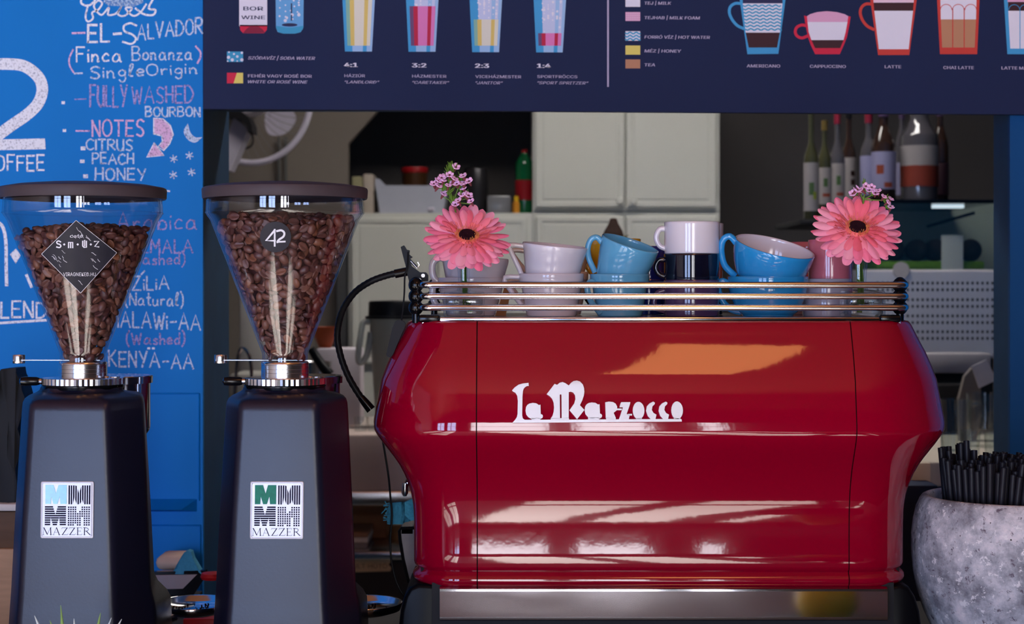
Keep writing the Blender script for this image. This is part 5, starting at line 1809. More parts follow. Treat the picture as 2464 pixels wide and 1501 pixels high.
# ------------------------------------------------------------------ concrete pot with straws
def concrete():
    m = bpy.data.materials.new('rough_concrete')
    m.use_nodes = True
    nt = m.node_tree
    b = nt.nodes['Principled BSDF']
    b.inputs['Roughness'].default_value = .85
    tc = nt.nodes.new('ShaderNodeTexCoord')
    def noise(scale, det, rough=.6):
        n = nt.nodes.new('ShaderNodeTexNoise')
        n.inputs['Scale'].default_value = scale
        n.inputs['Detail'].default_value = det
        n.inputs['Roughness'].default_value = rough
        nt.links.new(tc.outputs['Object'], n.inputs['Vector'])
        return n
    def ramp(src, stops):
        r_ = nt.nodes.new('ShaderNodeValToRGB')
        e = r_.color_ramp.elements
        e[0].position, e[0].color = stops[0][0], (*stops[0][1], 1)
        e[1].position, e[1].color = stops[-1][0], (*stops[-1][1], 1)
        for p, c in stops[1:-1]:
            q = e.new(p)
            q.color = (*c, 1)
        nt.links.new(src, r_.inputs[0])
        return r_
    n1, n2, n3 = noise(22, 8, .68), noise(75, 6, .7), noise(160, 3)
    r1 = ramp(n1.outputs['Fac'], [(.36, srgb(122, 122, 130)), (.47, srgb(170, 172, 180)), (.55, srgb(202, 202, 208)), (.64, srgb(228, 222, 226))])
    r2_ = ramp(n2.outputs['Fac'], [(.36, (0, 0, 0)), (.42, (1, 1, 1))])
    mx = nt.nodes.new('ShaderNodeMix')
    mx.data_type = 'RGBA'
    mx.inputs[6].default_value = (*srgb(104, 94, 106), 1)
    nt.links.new(r2_.outputs[0], mx.inputs[0])
    nt.links.new(r1.outputs[0], mx.inputs[7])
    r3 = ramp(n2.outputs['Fac'], [(.585, (0, 0, 0)), (.62, (1, 1, 1))])
    mx2 = nt.nodes.new('ShaderNodeMix')
    mx2.data_type = 'RGBA'
    mx2.inputs[7].default_value = (*srgb(232, 230, 232), 1)
    nt.links.new(r3.outputs[0], mx2.inputs[0])
    nt.links.new(mx.outputs[2], mx2.inputs[6])
    vo = nt.nodes.new('ShaderNodeTexVoronoi')
    vo.inputs['Scale'].default_value = 95
    nt.links.new(tc.outputs['Object'], vo.inputs['Vector'])
    r4 = ramp(vo.outputs['Distance'], [(.07, (0, 0, 0)), (.11, (1, 1, 1))])
    r5 = ramp(n1.outputs['Fac'], [(.50, (1, 1, 1)), (.58, (0, 0, 0))])
    mm = nt.nodes.new('ShaderNodeMath')
    mm.operation = 'MAXIMUM'
    nt.links.new(r4.outputs[0], mm.inputs[0])
    nt.links.new(r5.outputs[0], mm.inputs[1])
    mx3 = nt.nodes.new('ShaderNodeMix')
    mx3.data_type = 'RGBA'
    mx3.inputs[6].default_value = (*srgb(60, 54, 62), 1)
    nt.links.new(mm.outputs[0], mx3.inputs[0])
    nt.links.new(mx2.outputs[2], mx3.inputs[7])
    nt.links.new(mx3.outputs[2], b.inputs['Base Color'])
    ad = nt.nodes.new('ShaderNodeMath')
    ad.operation = 'MULTIPLY_ADD'
    ad.inputs[1].default_value = .6
    nt.links.new(n2.outputs['Fac'], ad.inputs[0])
    nt.links.new(mm.outputs[0], ad.inputs[2])
    bp = nt.nodes.new('ShaderNodeBump')
    bp.inputs['Strength'].default_value = .75
    bp.inputs['Distance'].default_value = .004
    nt.links.new(ad.outputs[0], bp.inputs['Height'])
    nt.links.new(bp.outputs[0], b.inputs['Normal'])
    return m


PD = 2.345
pc = P(2452, 0, PD)
pz = lambda y: CAMZ - (y - HZ) * PD / FPX
ps = S(PD)
pot = thing('concrete_pot', 'rough grey concrete pot full of black straws, right of the espresso machine', 'pot', (pc.x, pc.y, zc))
prof = [(128, 1590), (150, 1584), (178, 1556), (205, 1515), (226, 1470), (241, 1426), (250, 1376), (254.5, 1322), (254, 1286), (250, 1252), (243, 1222), (234, 1202), (228, 1194), (222, 1191), (216, 1192), (212, 1200), (220, 1240), (232, 1300), (230, 1370), (212, 1440), (170, 1520), (120, 1560), (.1, 1565)]
g = M().lathe([(r * ps, pz(y)) for r, y in prof], (pc.x, pc.y, 0), 96, cap0=True)
build('pot_body', g, concrete(), pot, angle=70)
STRAW = mat('straw_black', srgb(30, 29, 36), .38, var=.1)
ln, ro, ri = .19, .0040, .0034
g = M().lathe([(ri, 0), (ro, 0), (ro, ln), (ri, ln), (ri, .0)], n=16)
sme = None
rs = random.Random(17)
slab_ = 'black plastic straw standing in the concrete pot'
a_ = .0102
for i in range(-14, 15):
    for j in range(-14, 15):
        x = (i + .5 * (j % 2)) * a_ + rs.uniform(-.0008, .0008)
        y = j * a_ * .866 + rs.uniform(-.0008, .0008)
        q = math.hypot(x, y)
        if q > .105:
            continue
        px_top = x + pc.x
        top_z = pz(1112) + rs.uniform(-.009, .007) + (.004 if q < .06 else 0)
        if x < -.06 and y > .01:
            top_z += rs.uniform(0, .024)
        lean = Vector((.30 * max(-1, min(1, (x + .062) / .06)) * .55 + rs.uniform(-.03, .03), y * 1.1 + rs.uniform(-.03, .03), 1)).normalized()
        tp = Vector((px_top + .012 + x * .06, pc.y + y, top_z))
        if (tp.x * FPX / (tp.y + CAMD) + 1232) > 2500:
            continue
        bt = tp - lean * ln
        if sme is None:
            o = build('drinking_straw', g, STRAW, None, label=slab_, cat='straw', group='black straws in the concrete pot')
            sme = o
        else:
            o = sme.copy()
            COL.objects.link(o)
        zax = lean
        xa_ = Vector((1, 0, 0)) - zax * zax.x
        xa_.normalize()
        ya_ = zax.cross(xa_)
        o.matrix_world = Matrix(((xa_.x, ya_.x, zax.x, bt.x), (xa_.y, ya_.y, zax.y, bt.y), (xa_.z, ya_.z, zax.z, bt.z), (0, 0, 0, 1)))

# ------------------------------------------------------------------ spiky plant at the lower left, on the guests' edge of the bar
sp = thing('spiky_plant', 'green spiky succulent whose leaf tips poke up in front of the left grinder', 'plant', P(195, 1740, 1.95))
LEAF = mat('succulent_green', srgb(120, 150, 84), .5, var=.35, scale=50)
LEAFP = mat('succulent_pale', srgb(196, 206, 206), .5, var=.15, scale=50)
for (tx, ty, bx, w_, m) in ((146, 1456, 168, 9, LEAF), (83, 1481, 150, 8, LEAFP), (178, 1488, 184, 6, LEAFP), (242, 1474, 206, 9, LEAF), (268, 1486, 214, 5, LEAFP), (293, 1489, 222, 7, LEAFP), (120, 1492, 160, 7, LEAF)):
    pts = [P(bx, 1640, 1.95), P(bx + (tx - bx) * .35, 1575, 1.94), P(bx + (tx - bx) * .72, 1525, 1.935), P(tx, ty, 1.935)]
    q = [Vector(v) for v in spline([tuple(p) for p in pts], 5)]
    rad_ = [w_ * S(1.94) * (1 - (i / (len(q) - 1)) ** 2.2) + .0002 for i in range(len(q))]
    build('leaf', M().tube(q, rad_, 8), m, sp)
build('planter', M().lathe([(.03, zc), (.036, zc + .04), (.04, P(0, 1625, 1.95).z), (.036, P(0, 1625, 1.95).z), (.0001, P(0, 1632, 1.95).z)], (P(192, 0, 1.95).x, -.25, 0), 32, cap0=True), CARDB, sp)

# ------------------------------------------------------------------ things in the back room, left
FANWH = mat('fan_white', srgb(190, 184, 200), .5)
fd = 4.9
fan = thing('wall_fan', 'white wall fan with a wire guard at the upper left of the opening', 'fan', P(610, 230, fd + .1))
fc = (606, 232)
ringpts = [P(fc[0] + 142 * math.cos(R(t)), fc[1] + 160 * math.sin(R(t)), fd) for t in range(0, 361, 6)]
g = M().tube(ringpts, .0085, 8)
build('guard_rim', g, FANWH, fan)
g = M()
for k in range(40):
    t = R(360 * k / 40)
    pts = [P(fc[0] + q * 142 * math.cos(t + .5 * (1 - q)), fc[1] + q * 160 * math.sin(t + .5 * (1 - q)), fd + .045 * (q - 1)) for q in (1, .8, .6, .4, .2)]
    g.tube(pts, .0009, 4)
build('guard_wires', g, mat('guard_wire', srgb(120, 116, 118), .5), fan)
g = M()
for k in range(3):
    t = R(68 + 120 * k)
    pts = spline([(fc[0] + 40 + r_ * math.cos(t + a) * .9, fc[1] + r_ * math.sin(t + a) * 1.0) for r_, a in ((10, -.4), (60, -.75), (92, -.55), (100, -.1), (92, .35), (60, .55), (10, .4))], 4, True)
    g.plate([P(x, y, fd + .03 + .0006 * (i - 3)) for i, (x, y) in enumerate(pts)], (0, 1, 0), .003)
build('fan_blade', g, FANWH, fan, smooth=False)
build('motor', M().lathe([(.0001, -.06), (.05, -.055), (.055, 0), (.05, .05), (.0001, .055)], n=24, T=Matrix.Translation(P(600, 232, fd + .06)) @ Matrix.Rotation(R(90), 4, 'X')), FANWH, fan)
g = M().plate([P(x, y, 4.6) for x, y in ((548, 330), (562, 282), (593, 306), (594, 318), (553, 410), (540, 410))], (0, 1, 0), .08)
build('support_arm', g, FANWH, fan, smooth=False)
g = M().plate([P(x, y, 4.58) for x, y in ((540, 262), (575, 264), (598, 282), (606, 300), (607, 320), (597, 316), (592, 300), (572, 286), (540, 280))], (0, 1, 0), .09)
build('bracket', g, BLACKMAT, fan, smooth=False)
build('wall_mount', M().box(P(585, 250, fd + .12), P(625, 214, 5.30)), FANWH, fan, smooth=False)
build('fan_cord', M().tube([Vector(v) for v in spline([tuple(P(*q)) for q in ((604, 318, 4.62), (609, 335, 4.7), (605, 350, 4.75), (590, 357, 4.8), (575, 352, 4.9))], 5)], .003, 6), BLACKMAT, fan)

# ---- cabinets on the back wall
cd = 5.2


def px_box(x0, y0, x1, y1, d0, d1):
    a, b = P(x0, y0, d0), P(x1, y1, d0)
    return (a.x, d0 - CAMD, b.z), (b.x, d1 - CAMD, a.z)


def cabinet(name, label, x0, y0, x1, y1, doors, knobs=(), depth=.45, d=cd):
    lo, hi = px_box(x0, y0, x1, y1, d, d + depth)
    t = thing(name, label, 'cabinet', ((lo[0] + hi[0]) / 2, (lo[1] + hi[1]) / 2, lo[2]))
    build('carcass', M().box((lo[0], lo[1] + .012, lo[2]), hi), WHITECAB, t, smooth=False)
    for (a0, b0, a1, b1) in doors:
        l, h = px_box(a0, b0, a1, b1, d - .008, d + .012)
        w = .030
        g = M()
        o_ = [(l[0], h[2]), (h[0], h[2]), (h[0], l[2]), (l[0], l[2])]
        ins = lambda k: [(l[0] + k, h[2] - k), (h[0] - k, h[2] - k), (h[0] - k, l[2] + k), (l[0] + k, l[2] + k)]
        lev = [(0, h[1]), (0, l[1] + .003), (.003, l[1]), (w * .5, l[1]), (w * .55, l[1] + .0035), (w * .75, l[1] + .0035), (w * .8, l[1] + .001)]
        g.rings([[Vector((x, y, z)) for x, z in ins(k)] for k, y in lev], 0, True, True)
        build('door', g, WHITECAB, t)
    for (kx, ky) in knobs:
        c = P(kx, ky, d - .01)
        build('knob', M().lathe([(.004, 0), (.005, .008), (.010, .011), (.0115, .016), (.009, .020), (.0001, .021)], n=20, T=Matrix.Translation(c) @ Matrix.Rotation(R(90), 4, 'X')), WHITECAB, t)
    return t


cabinet('wall_cabinet', 'pale two-door cabinet with round knobs in the middle of the back wall', 1282, 160, 1732, 507, [(1288, 166, 1503, 499), (1507, 166, 1724, 499)], [(1492, 484), (1523, 484)])
cabinet('lower_cabinet', 'pale lower cabinet under the two-door cabinet on the back wall', 1282, 509, 1732, 1150, [(1290, 520, 1503, 1140), (1507, 520, 1724, 1140)])
cabinet('lower_cabinet', 'pale low cabinet on whose top the boxes and the green bottle stand', 838, 512, 1281, 1150, [(846, 523, 1050, 875), (1054, 523, 1268, 875)], depth=.5)
# niche contents, standing on the low cabinet (its top is at row 512)
nd = 5.32


def on_row(y0, ybase=511.0, d0=5.2, d=nd):
    """row of a point at height y0 read at the cabinet front, seen at depth d"""
    return y0


def crate(name, label, cat, x0, y0, x1, y1, d, depth, m, r=.006, group=None, base=None):
    lo, hi = px_box(x0, y0, x1, y1, d, d + depth)
    if base is not None:
        lo = (lo[0], lo[1], base)
    return build(name, M().rbox(lo, hi, r, 2), m, None, label=label, cat=cat, group=group)


ZN = P(0, 512, cd).z
crate('carton', 'small pale carton at the left end of the low cabinet top', 'box', 846, 424, 872, 508, nd, .12, mat('pale_carton', srgb(150, 144, 112), .8), base=ZN)
crate('carton', 'taller cream carton beside the grey bin on the low cabinet', 'box', 873, 418, 899, 508, nd, .12, mat('cream_carton', srgb(176, 164, 152), .8), base=ZN)
GREYBIN = mat('grey_bin', srgb(176, 178, 192), .4, var=.05)
b_ = thing('storage_bin', 'grey plastic storage bin on the low cabinet behind the left flower', 'bin', (P(990, 0, nd).x, nd - CAMD + .1, ZN))
a0, a1, s0, s1 = P(903, 446, nd), P(1076, 446, nd), P(914, 0, nd), P(1066, 0, nd)
yb_ = nd - CAMD
g = M()
for (xa_, xb_, t_) in ((0, 0, 0),):
    o_ = [(s0.x, yb_ + .01, ZN), (s1.x, yb_ + .01, ZN), (s1.x, yb_ + .19, ZN), (s0.x, yb_ + .19, ZN)]
    u_ = [(a0.x, yb_, a0.z), (a1.x, yb_, a0.z), (a1.x, yb_ + .2, a0.z), (a0.x, yb_ + .2, a0.z)]
    w_ = .006
    iu = [(a0.x + w_, yb_ + w_, a0.z), (a1.x - w_, yb_ + w_, a0.z), (a1.x - w_, yb_ + .2 - w_, a0.z), (a0.x + w_, yb_ + .2 - w_, a0.z)]
    io = [(s0.x + w_, yb_ + .01 + w_, ZN + w_), (s1.x - w_, yb_ + .01 + w_, ZN + w_), (s1.x - w_, yb_ + .19 - w_, ZN + w_), (s0.x + w_, yb_ + .19 - w_, ZN + w_)]
    g.rings([o_, u_, iu, io], 0, True, True)
build('bin_body', g, GREYBIN, b_, smooth=False)
g = M()
h0 = P(903, 430, nd)
g.add([(a0.x, yb_, a0.z), (a0.x + .03, yb_, a0.z), (a0.x + .012, yb_, h0.z), (a0.x, yb_, h0.z), (a0.x, yb_ + .01, a0.z), (a0.x + .03, yb_ + .01, a0.z), (a0.x + .012, yb_ + .01, h0.z), (a0.x, yb_ + .01, h0.z)],
      [(0, 1, 2, 3), (7, 6, 5, 4), (0, 4, 5, 1), (1, 5, 6, 2), (2, 6, 7, 3), (3, 7, 4, 0)])
build('bin_handle', g, GREYBIN, b_, smooth=False)
for (x, y) in ((1034, 504), (1041, 503)):
    build('bin_foot', M().ball(P(x, y, nd - .005), .006), FANWH, b_)


def jar(name, label, cat, cx, d, base, parts, group=None):
    """parts: (name, [(radius px, row)], material)"""
    c = P(cx, 0, d)
    t = thing(name, label, cat, (c.x, c.y, base), group)
    for nm_, pr, m in parts:
        build(nm_, M().lathe([(max(r_ * S(d), .0002), base if y is None else CAMZ - (y - HZ) * d / FPX) for r_, y in pr], (c.x, c.y, 0), 32), m, t, angle=40)
    return t


BROWNJ = mat('brown_jar', srgb(70, 44, 26), .3)
jar('storage_jar', 'brown jar with a red lid standing behind the grey bin', 'jar', 998, 5.60, ZN, [('jar_body', [(.1, None), (29, None), (30, 500), (30, 415), (.1, 415)], BROWNJ), ('lid', [(32, 416), (32, 405), (31, 403), (.1, 403)], REDPL)])
jar('canister', 'tall dark canister on the low cabinet right of the left flower', 'canister', 1146, 5.4, ZN, [('canister_body', [(.1, None), (29, None), (29, 500), (29, 410), (27, 406), (.1, 406)], mat('dark_canister', srgb(48, 46, 50), .25, metal=.5))])
crate('glass_container', 'low grey glass container between the dark canister and the green bottle', 'container', 1172, 470, 1230, 508, nd, .10, mat('grey_glassware', srgb(112, 112, 116), .2), base=ZN)
jar('syrup_vial', 'small orange bottle with a yellow cap in front of the green bottle', 'bottle', 1242, 5.27, ZN, [('bottle_body', [(.1, None), (8.5, None), (8.5, 488), (5, 484), (.1, 484)], mat('orange_vial', srgb(196, 130, 40), .3)), ('cap', [(5.5, 484), (5.5, 472), (.1, 471)], mat('yellow_cap', srgb(214, 170, 30), .4))])
jar('soda_bottle', 'green plastic bottle with a red label at the right end of the low cabinet', 'bottle', 1262, 5.36, ZN, [('bottle_body', [(.1, None), (20, None), (22, 505), (22, 400), (20, 388), (8, 372), (7, 368), (.1, 368)], GREENPET), ('bottle_label', [(22.4, 482), (22.4, 434)], mat('red_label', srgb(150, 20, 30), .5)), ('cap', [(7, 369), (7, 360), (.1, 360)], REDPL)])
# dark plant tuft behind the light blue cups
dp = thing('dried_plant', 'dark brown dried tuft with thin leaves behind the light blue cups', 'plant', P(1474, 690, 4.3))
BRN = mat('dried_brown', srgb(52, 36, 30), .9, var=.4, scale=60, bump=.8)
build('seed_head', M().lathe([(.1 * S(4.3), CAMZ - (620 - HZ) * S(4.3)), (24 * S(4.3), CAMZ - (600 - HZ) * S(4.3)), (27 * S(4.3), CAMZ - (575 - HZ) * S(4.3)), (22 * S(4.3), CAMZ - (555 - HZ) * S(4.3)), (12 * S(4.3), CAMZ - (538 - HZ) * S(4.3)), (8 * S(4.3), CAMZ - (526 - HZ) * S(4.3)), (.1 * S(4.3), CAMZ - (524 - HZ) * S(4.3))], (P(1476, 0, 4.3).x, 2.1, 0), 20), BRN, dp)
rr = random.Random(2)
for (x, y) in ((1420, 572), (1432, 566), (1444, 574), (1512, 565), (1506, 572), (1516, 580)):
    build('leaf', M().tube([P(1474, 596, 4.3), P((1474 + x) / 2, (596 + y) / 2 - 3, 4.29), P(x, y, 4.28)], [.003, .006, .001], 6), mat('dried_leaf', srgb(104, 100, 66), .8, var=.3), dp)
build('plant_stalk', M().tube([P(1476, 615, 4.3), P(1476, 760, 4.3), Vector((P(1476, 0, 4.3).x, 2.1, P(0, 1338, 4.0).z + .011))], .008, 8), BRN, dp)

# ---- work counter along the back of the bar, seen between grinder and machine
wz = P(0, 1338, 4.0).z
wc = thing('back_counter', 'dark back counter with a steel edge between the grinder and the red machine', 'counter', (P(800, 0, 4.2).x, 2.1, 0))
lo, hi = px_box(380, 1330, 1900, 1700, 4.0, 4.7)
build('steel_top', M().rbox((lo[0], lo[1], P(0, 1347, 4.0).z), (hi[0], hi[1], wz + .01), .004), STEEL, wc)
build('carcass', M().box((lo[0] + .01, lo[1] + .02, 0), (hi[0] - .01, hi[1], P(0, 1347, 4.0).z)), mat('charcoal_front', srgb(52, 50, 52), .6), wc, smooth=False)
g = M().plate([P(x, y, 4.018) for x, y in ((800, 1346), (938, 1342), (940, 1352), (934, 1358), (941, 1366), (939, 1374), (800, 1378))], (0, 1, 0), .002)
sl = build('torn_label', g, mat('old_label_paper', srgb(206, 182, 150), .8, var=.2, scale=30), wc, smooth=False)
g = M()
vs, fs = fit_text('PULT HŰTŐ', 838, 932, 1367, 15, 0, .02)
g.add([P(x, y, 4.016) for x, y in vs], fs)
build('label_lettering', g, mat('faded_ink', srgb(120, 106, 96), .8), wc, smooth=False)
ZW = wz + .01
crate('cardboard_box', 'brown cardboard box in the gap under the beige appliance', 'box', 790, 1236, 931, 1300, 4.2, .2, CARDB, base=ZW)
for k, (y0, y1, m) in enumerate(((1292, 1306, mat('book_tan', srgb(170, 130, 104), .7)), (1307, 1316, PAPER), (1317, 1328, mat('book_grey', srgb(150, 146, 150), .7)))):
    lo, hi = px_box(800, y0, 886 - k * 1, y1, 4.05, 4.2)
    h_ = .011
    lo = (lo[0], lo[1], ZW + (2 - k) * .0122)
    hi = (hi[0], hi[1], ZW + (2 - k) * .0122 + .0118)
    build('notebook', M().rbox(lo, hi, .002, 1), m, None, label='%s notebook in the small stack on the back counter' % ('tan topmost', 'white middle', 'grey bottom')[k], cat='notebook', group='notebooks on the back counter')
jar('spice_jar', 'small amber jar on the back counter left of the towel', 'jar', 955, 4.2, ZW, [('jar_body', [(.1, None), (16, None), (17, 1320), (17, 1268), (12, 1262), (.1, 1262)], mat('amber_jar', srgb(176, 130, 84), .3))])
# beige appliance above it
ap = thing('beige_appliance', 'wide beige appliance with a steel lower edge behind the second grinder', 'appliance', (P(750, 0, 4.1).x, 2.0, ZW))
lo, hi = px_box(526, 1045, 1120, 1182, 3.95, 4.5)
build('housing', M().rbox(lo, hi, .006), BEIGE, ap)
lo2, hi2 = px_box(526, 1182, 1120, 1216, 3.94, 4.5)
build('steel_edge', M().rbox(lo2, hi2, .003), STEEL, ap)
for px in (540, 1108):
    l3, h3 = px_box(px - 12, 1216, px + 12, 1330, 4.1, 4.4)
    build('leg', M().box((l3[0], l3[1], ZW), h3), BLACKMAT, ap, smooth=False)
ZA = hi[2]
# on the appliance
pt = thing('water_pitcher', 'tall clear pitcher with a black lid left of the red machine', 'pitcher', (P(945, 0, 4.15).x, 1.95, ZA))
s_ = S(4.15)
zz = lambda y: CAMZ - (y - HZ) * 4.15 / FPX
build('pitcher_body', M().lathe([(.0002, ZA), (40 * s_, ZA), (42 * s_, zz(1000)), (56 * s_, zz(780)), (58 * s_, zz(762)), (55 * s_, zz(762)), (39 * s_, zz(1000)), (.0002, ZA + .01)], (P(945, 0, 4.15).x, 1.95, 0), 40), mat('frosted_plastic', srgb(150, 150, 140), .3, var=.05), pt)
build('lid', M().lathe([(66 * s_, zz(766)), (66 * s_, zz(761)), (59 * s_, zz(759)), (58 * s_, zz(728)), (55 * s_, zz(724)), (.0002, zz(722))], (P(945, 0, 4.15).x, 1.95, 0), 40), BLACKPL, pt)
build('handle', M().tube([Vector(v) for v in spline([tuple(P(*q)) for q in ((892, 775, 4.13), (874, 778, 4.13), (866, 820, 4.12), (862, 862, 4.12), (870, 872, 4.12), (884, 850, 4.12), (892, 800, 4.13))], 5)], .007, 10), mat('clear_handle', srgb(170, 172, 166), .15), pt)
for k, (cx_, w2) in enumerate(((868, 17), (898, 15))):
    jar('water_glass', '%s of the two small glasses on the beige appliance' % ('left', 'right')[k], 'glass', cx_, 4.05, ZA, [('glass_body', [(.1, None), (w2 - 2, None), (w2, 1002), (w2 - 1.5, 1002), (w2 - 3, 1040), (.1, 1041)], GLASS)], group='glasses on the beige appliance')
crate('paper_stack', 'white paper bag standing left of the clear pitcher', 'bag', 760, 838, 868, 1044, 4.22, .10, mat('white_bag', srgb(196, 188, 196), .8), base=ZA)
crate('plastic_tub', 'pale plastic tub on the beige appliance behind the second hopper', 'tub', 552, 900, 640, 1044, 4.25, .2, mat('pale_tub', srgb(170, 168, 162), .5), base=ZA)
sm = thing('steel_pot', 'steel pot with a black handle right of the second grinder neck', 'pot', (P(760, 0, 4.1).x, 1.9, ZA))
s_ = S(4.1)
zz = lambda y: CAMZ - (y - HZ) * 4.1 / FPX
build('pot_body', M().lathe([(.0002, ZA), (40 * s_, ZA), (44 * s_, ZA + .01), (46 * s_, zz(872)), (47 * s_, zz(870)), (45 * s_, zz(872)), (.0002, zz(876))], (P(752, 0, 4.1).x, 1.9, 0), 32), STEEL, sm)
build('handle', M().tube([P(*q) for q in ((748, 838, 4.0), (762, 860, 4.0), (778, 884, 3.98), (794, 902, 3.98))], [.009, .010, .011, .012], 10), BLACKPL, sm)
wh = build('wire_whisk', M().tube([Vector(v) for v in spline([tuple(P(*q)) for q in ((562, 1000, 4.2), (570, 880, 4.2), (578, 842, 4.2), (592, 842, 4.2), (604, 880, 4.2), (606, 1000, 4.2))], 5)], .004, 8), CHROME, None, label='bent steel tube standing left of the second grinder neck', cat='tube')
wb = crate('white_board', 'white menu board leaning at the wall behind the second hopper', 'board', 575, 560, 640, 905, 4.5, .02, mat('board_white', srgb(188, 184, 180), .6), base=ZA)
crate('dark_post', 'dark upright post on the rear wall right of the second hopper', 'post', 808, 560, 836, 868, 5.22, .06, mat('post_grey', srgb(66, 66, 68), .6), base=P(0, 1150, 5.22).z)
ob = thing('mixing_bowl', 'orange and dark bowl standing on the white bag right of the second hopper', 'bowl', P(790, 838, 4.27))
s_ = S(4.27)
build('bowl_body', M().lathe([(.0002, P(0, 838, 4.27).z), (14 * s_, P(0, 838, 4.27).z), (30 * s_, P(0, 800, 4.27).z), (36 * s_, P(0, 786, 4.27).z), (34 * s_, P(0, 786, 4.27).z), (.0002, P(0, 820, 4.27).z)], (P(782, 0, 4.27).x, 2.07, 0), 32), mat('orange_bowl', srgb(150, 66, 34), .4, var=.4), ob)

# ------------------------------------------------------------------ back room, right
dcs = thing('display_case', 'glass display case with a perforated steel base at the right of the opening', 'display case', (P(2160, 0, 4.6).x, 2.5, 0))
D0 = 4.5
lo, hi = px_box(2066, 480, 2396, 489, D0, D0 + .5)
build('top_shelf', M().box(lo, hi), BLACKGLOSS, dcs, smooth=False)
lo, hi = px_box(2066, 648, 2396, 862, D0, D0 + .5)
PERF = mat('perforated_steel', (.66, .63, .66), .42, metal=.45, var=.25, scale=5)
HOLE = mat('hole_dark', srgb(14, 14, 16), .9)
g = M().rbox(lo, hi, .006)
r_, hy = 3.1 * S(D0), 4.0 * S(D0)
for row in (681, 697, 721, 737, 760, 776, 798, 814):
    for i in range(24):
        c = P(2112 + i * 12, row, D0)
        g.add([(c.x + r_ * math.cos(R(45 * k)), lo[1] - .0006, c.z + hy * math.sin(R(45 * k))) for k in range(8)], [tuple(range(8))], 1)
g.mi[:] = [m for m in g.mi]
build('perforated_panel', g, [PERF, HOLE], dcs, smooth=False)
build('case_front', M().box(*px_box(2068, 489, 2394, 648, D0 + .004, D0 + .010)), glass('case_glass', (.90, .93, .91), .05, .02), dcs, smooth=False)
build('case_side', M().box(*px_box(2066, 489, 2070, 648, D0 + .01, D0 + .5)), glass('case_glass', (.90, .93, .91), .05, .02), dcs, smooth=False)
build('case_back', M().box(*px_box(2066, 489, 2396, 648, D0 + .48, D0 + .5)), mat('case_back_grey', srgb(150, 158, 148), .5), dcs, smooth=False)
build('base_cabinet', M().box((lo[0], lo[1] + .02, 0), (hi[0], hi[1], lo[2])), BLACKMAT, dcs, smooth=False)
ZC = P(0, 648, D0).z
g = M().tube([P(2230, 545, D0 + .2), P(2345, 512, D0 + .2)], .004, 6)
build('hinge_rod', g, BLACKMAT, dcs)
crate('price_card', 'white price card inside the display case', 'card', 2266, 566, 2318, 648, D0 + .03, .004, PAPER, .001, base=ZC + .0005)
crate('green_mat', 'bright green strip lining the front of the display case', 'mat', 2110, 628, 2370, 647, D0 + .05, .30, mat('lime_strip', srgb(110, 150, 40), .7, var=.2, scale=60), base=ZC + .0012)
for k, (cx_, cy_, w2, h2) in enumerate(((2150, 590, 34, 30), (2205, 600, 30, 26), (2250, 585, 26, 30), (2335, 600, 24, 26))):
    c = P(cx_, 0, D0 + .2)
    zz0 = P(0, 628, D0 + .05).z
    build('bread_roll', M().ball((c.x, c.y, zz0 + .030), .029, (1.0, 1.2, 1.0), 18, 12), mat('crust_grey', srgb(86, 72, 66), .8, var=.4, scale=30, bump=.4), None, label='%s of the brown rolls in the display case' % ('leftmost', 'second from left', 'third from left', 'rightmost')[k], cat='bread roll', group='rolls in the display case')
build('round_sticker', M().lathe([(.0001, 0), (20 * S(D0), 0), (20 * S(D0), -.004), (.0001, -.004)], n=28, T=Matrix.Translation(P(2168, 650, D0 - .001)) @ Matrix.Rotation(R(-90), 4, 'X')), mat('sticker_grey', srgb(170, 164, 166), .6), dcs)
# strip light that the case glass mirrors is part of the case
l_ = bpy.data.lights.new('case_tube', 'AREA')
build('light_tube', M().box(*px_box(2248, 490, 2320, 500, D0 + .10, D0 + .13)), mat('tube_glow', (.75, .86, 1.0), .5, emit=1.1), dcs, smooth=False)

# bottles on the case top
ZT = P(0, 480, D0).z
GBOT = glass('bottle_glass', (.80, .82, .82), .06, .02)
CLBOT = mat('syrup_pale', srgb(118, 112, 110), .15, coat=.5)
def bottle(cx_, d, w2, base, ysh, yneck, lab, labm, liq, capm, label, ytop=236, extra=None):
    nk = w2 * .36
    parts = [('bottle_body', [(.1, None), (w2 - 2, None), (w2, CUR(base, d) - 4), (w2, ysh), (w2 * .9, ysh - 14), (nk * 1.25, yneck + 8), (nk, yneck), (nk, ytop + 22), (.1, ytop + 20)], liq),
             ('bottle_label', [(w2 + .5, lab[1]), (w2 + .5, lab[0])], labm), ('cap', [(nk * 1.25, ytop + 24), (nk * 1.25, ytop), (.1, ytop - 1)], capm)]
    t = jar('syrup_bottle', label, 'bottle', cx_, d, base, parts, 'syrup bottles')
    if extra:
        c = P(cx_, 0, d)
        for (dx_, y0, y1, w_, m) in extra:
            pts = []
            rr_ = (w2 + .9) * S(d)
            n = 6
            vs = []
            for i in range(n + 1):
                a = (dx_ - w_ / 2 + w_ * i / n) / w2
                for y in (y0, y1):
                    vs.append((c.x + rr_ * math.sin(a), c.y - rr_ * math.cos(a), CAMZ - (y - HZ) * d / FPX))
            build('label_print', M().add(vs, [(2 * i, 2 * i + 1, 2 * i + 3, 2 * i + 2) for i in range(n)]), m, t)
    return t


def CUR(z, d):
    return HZ - (z - CAMZ) * FPX / d


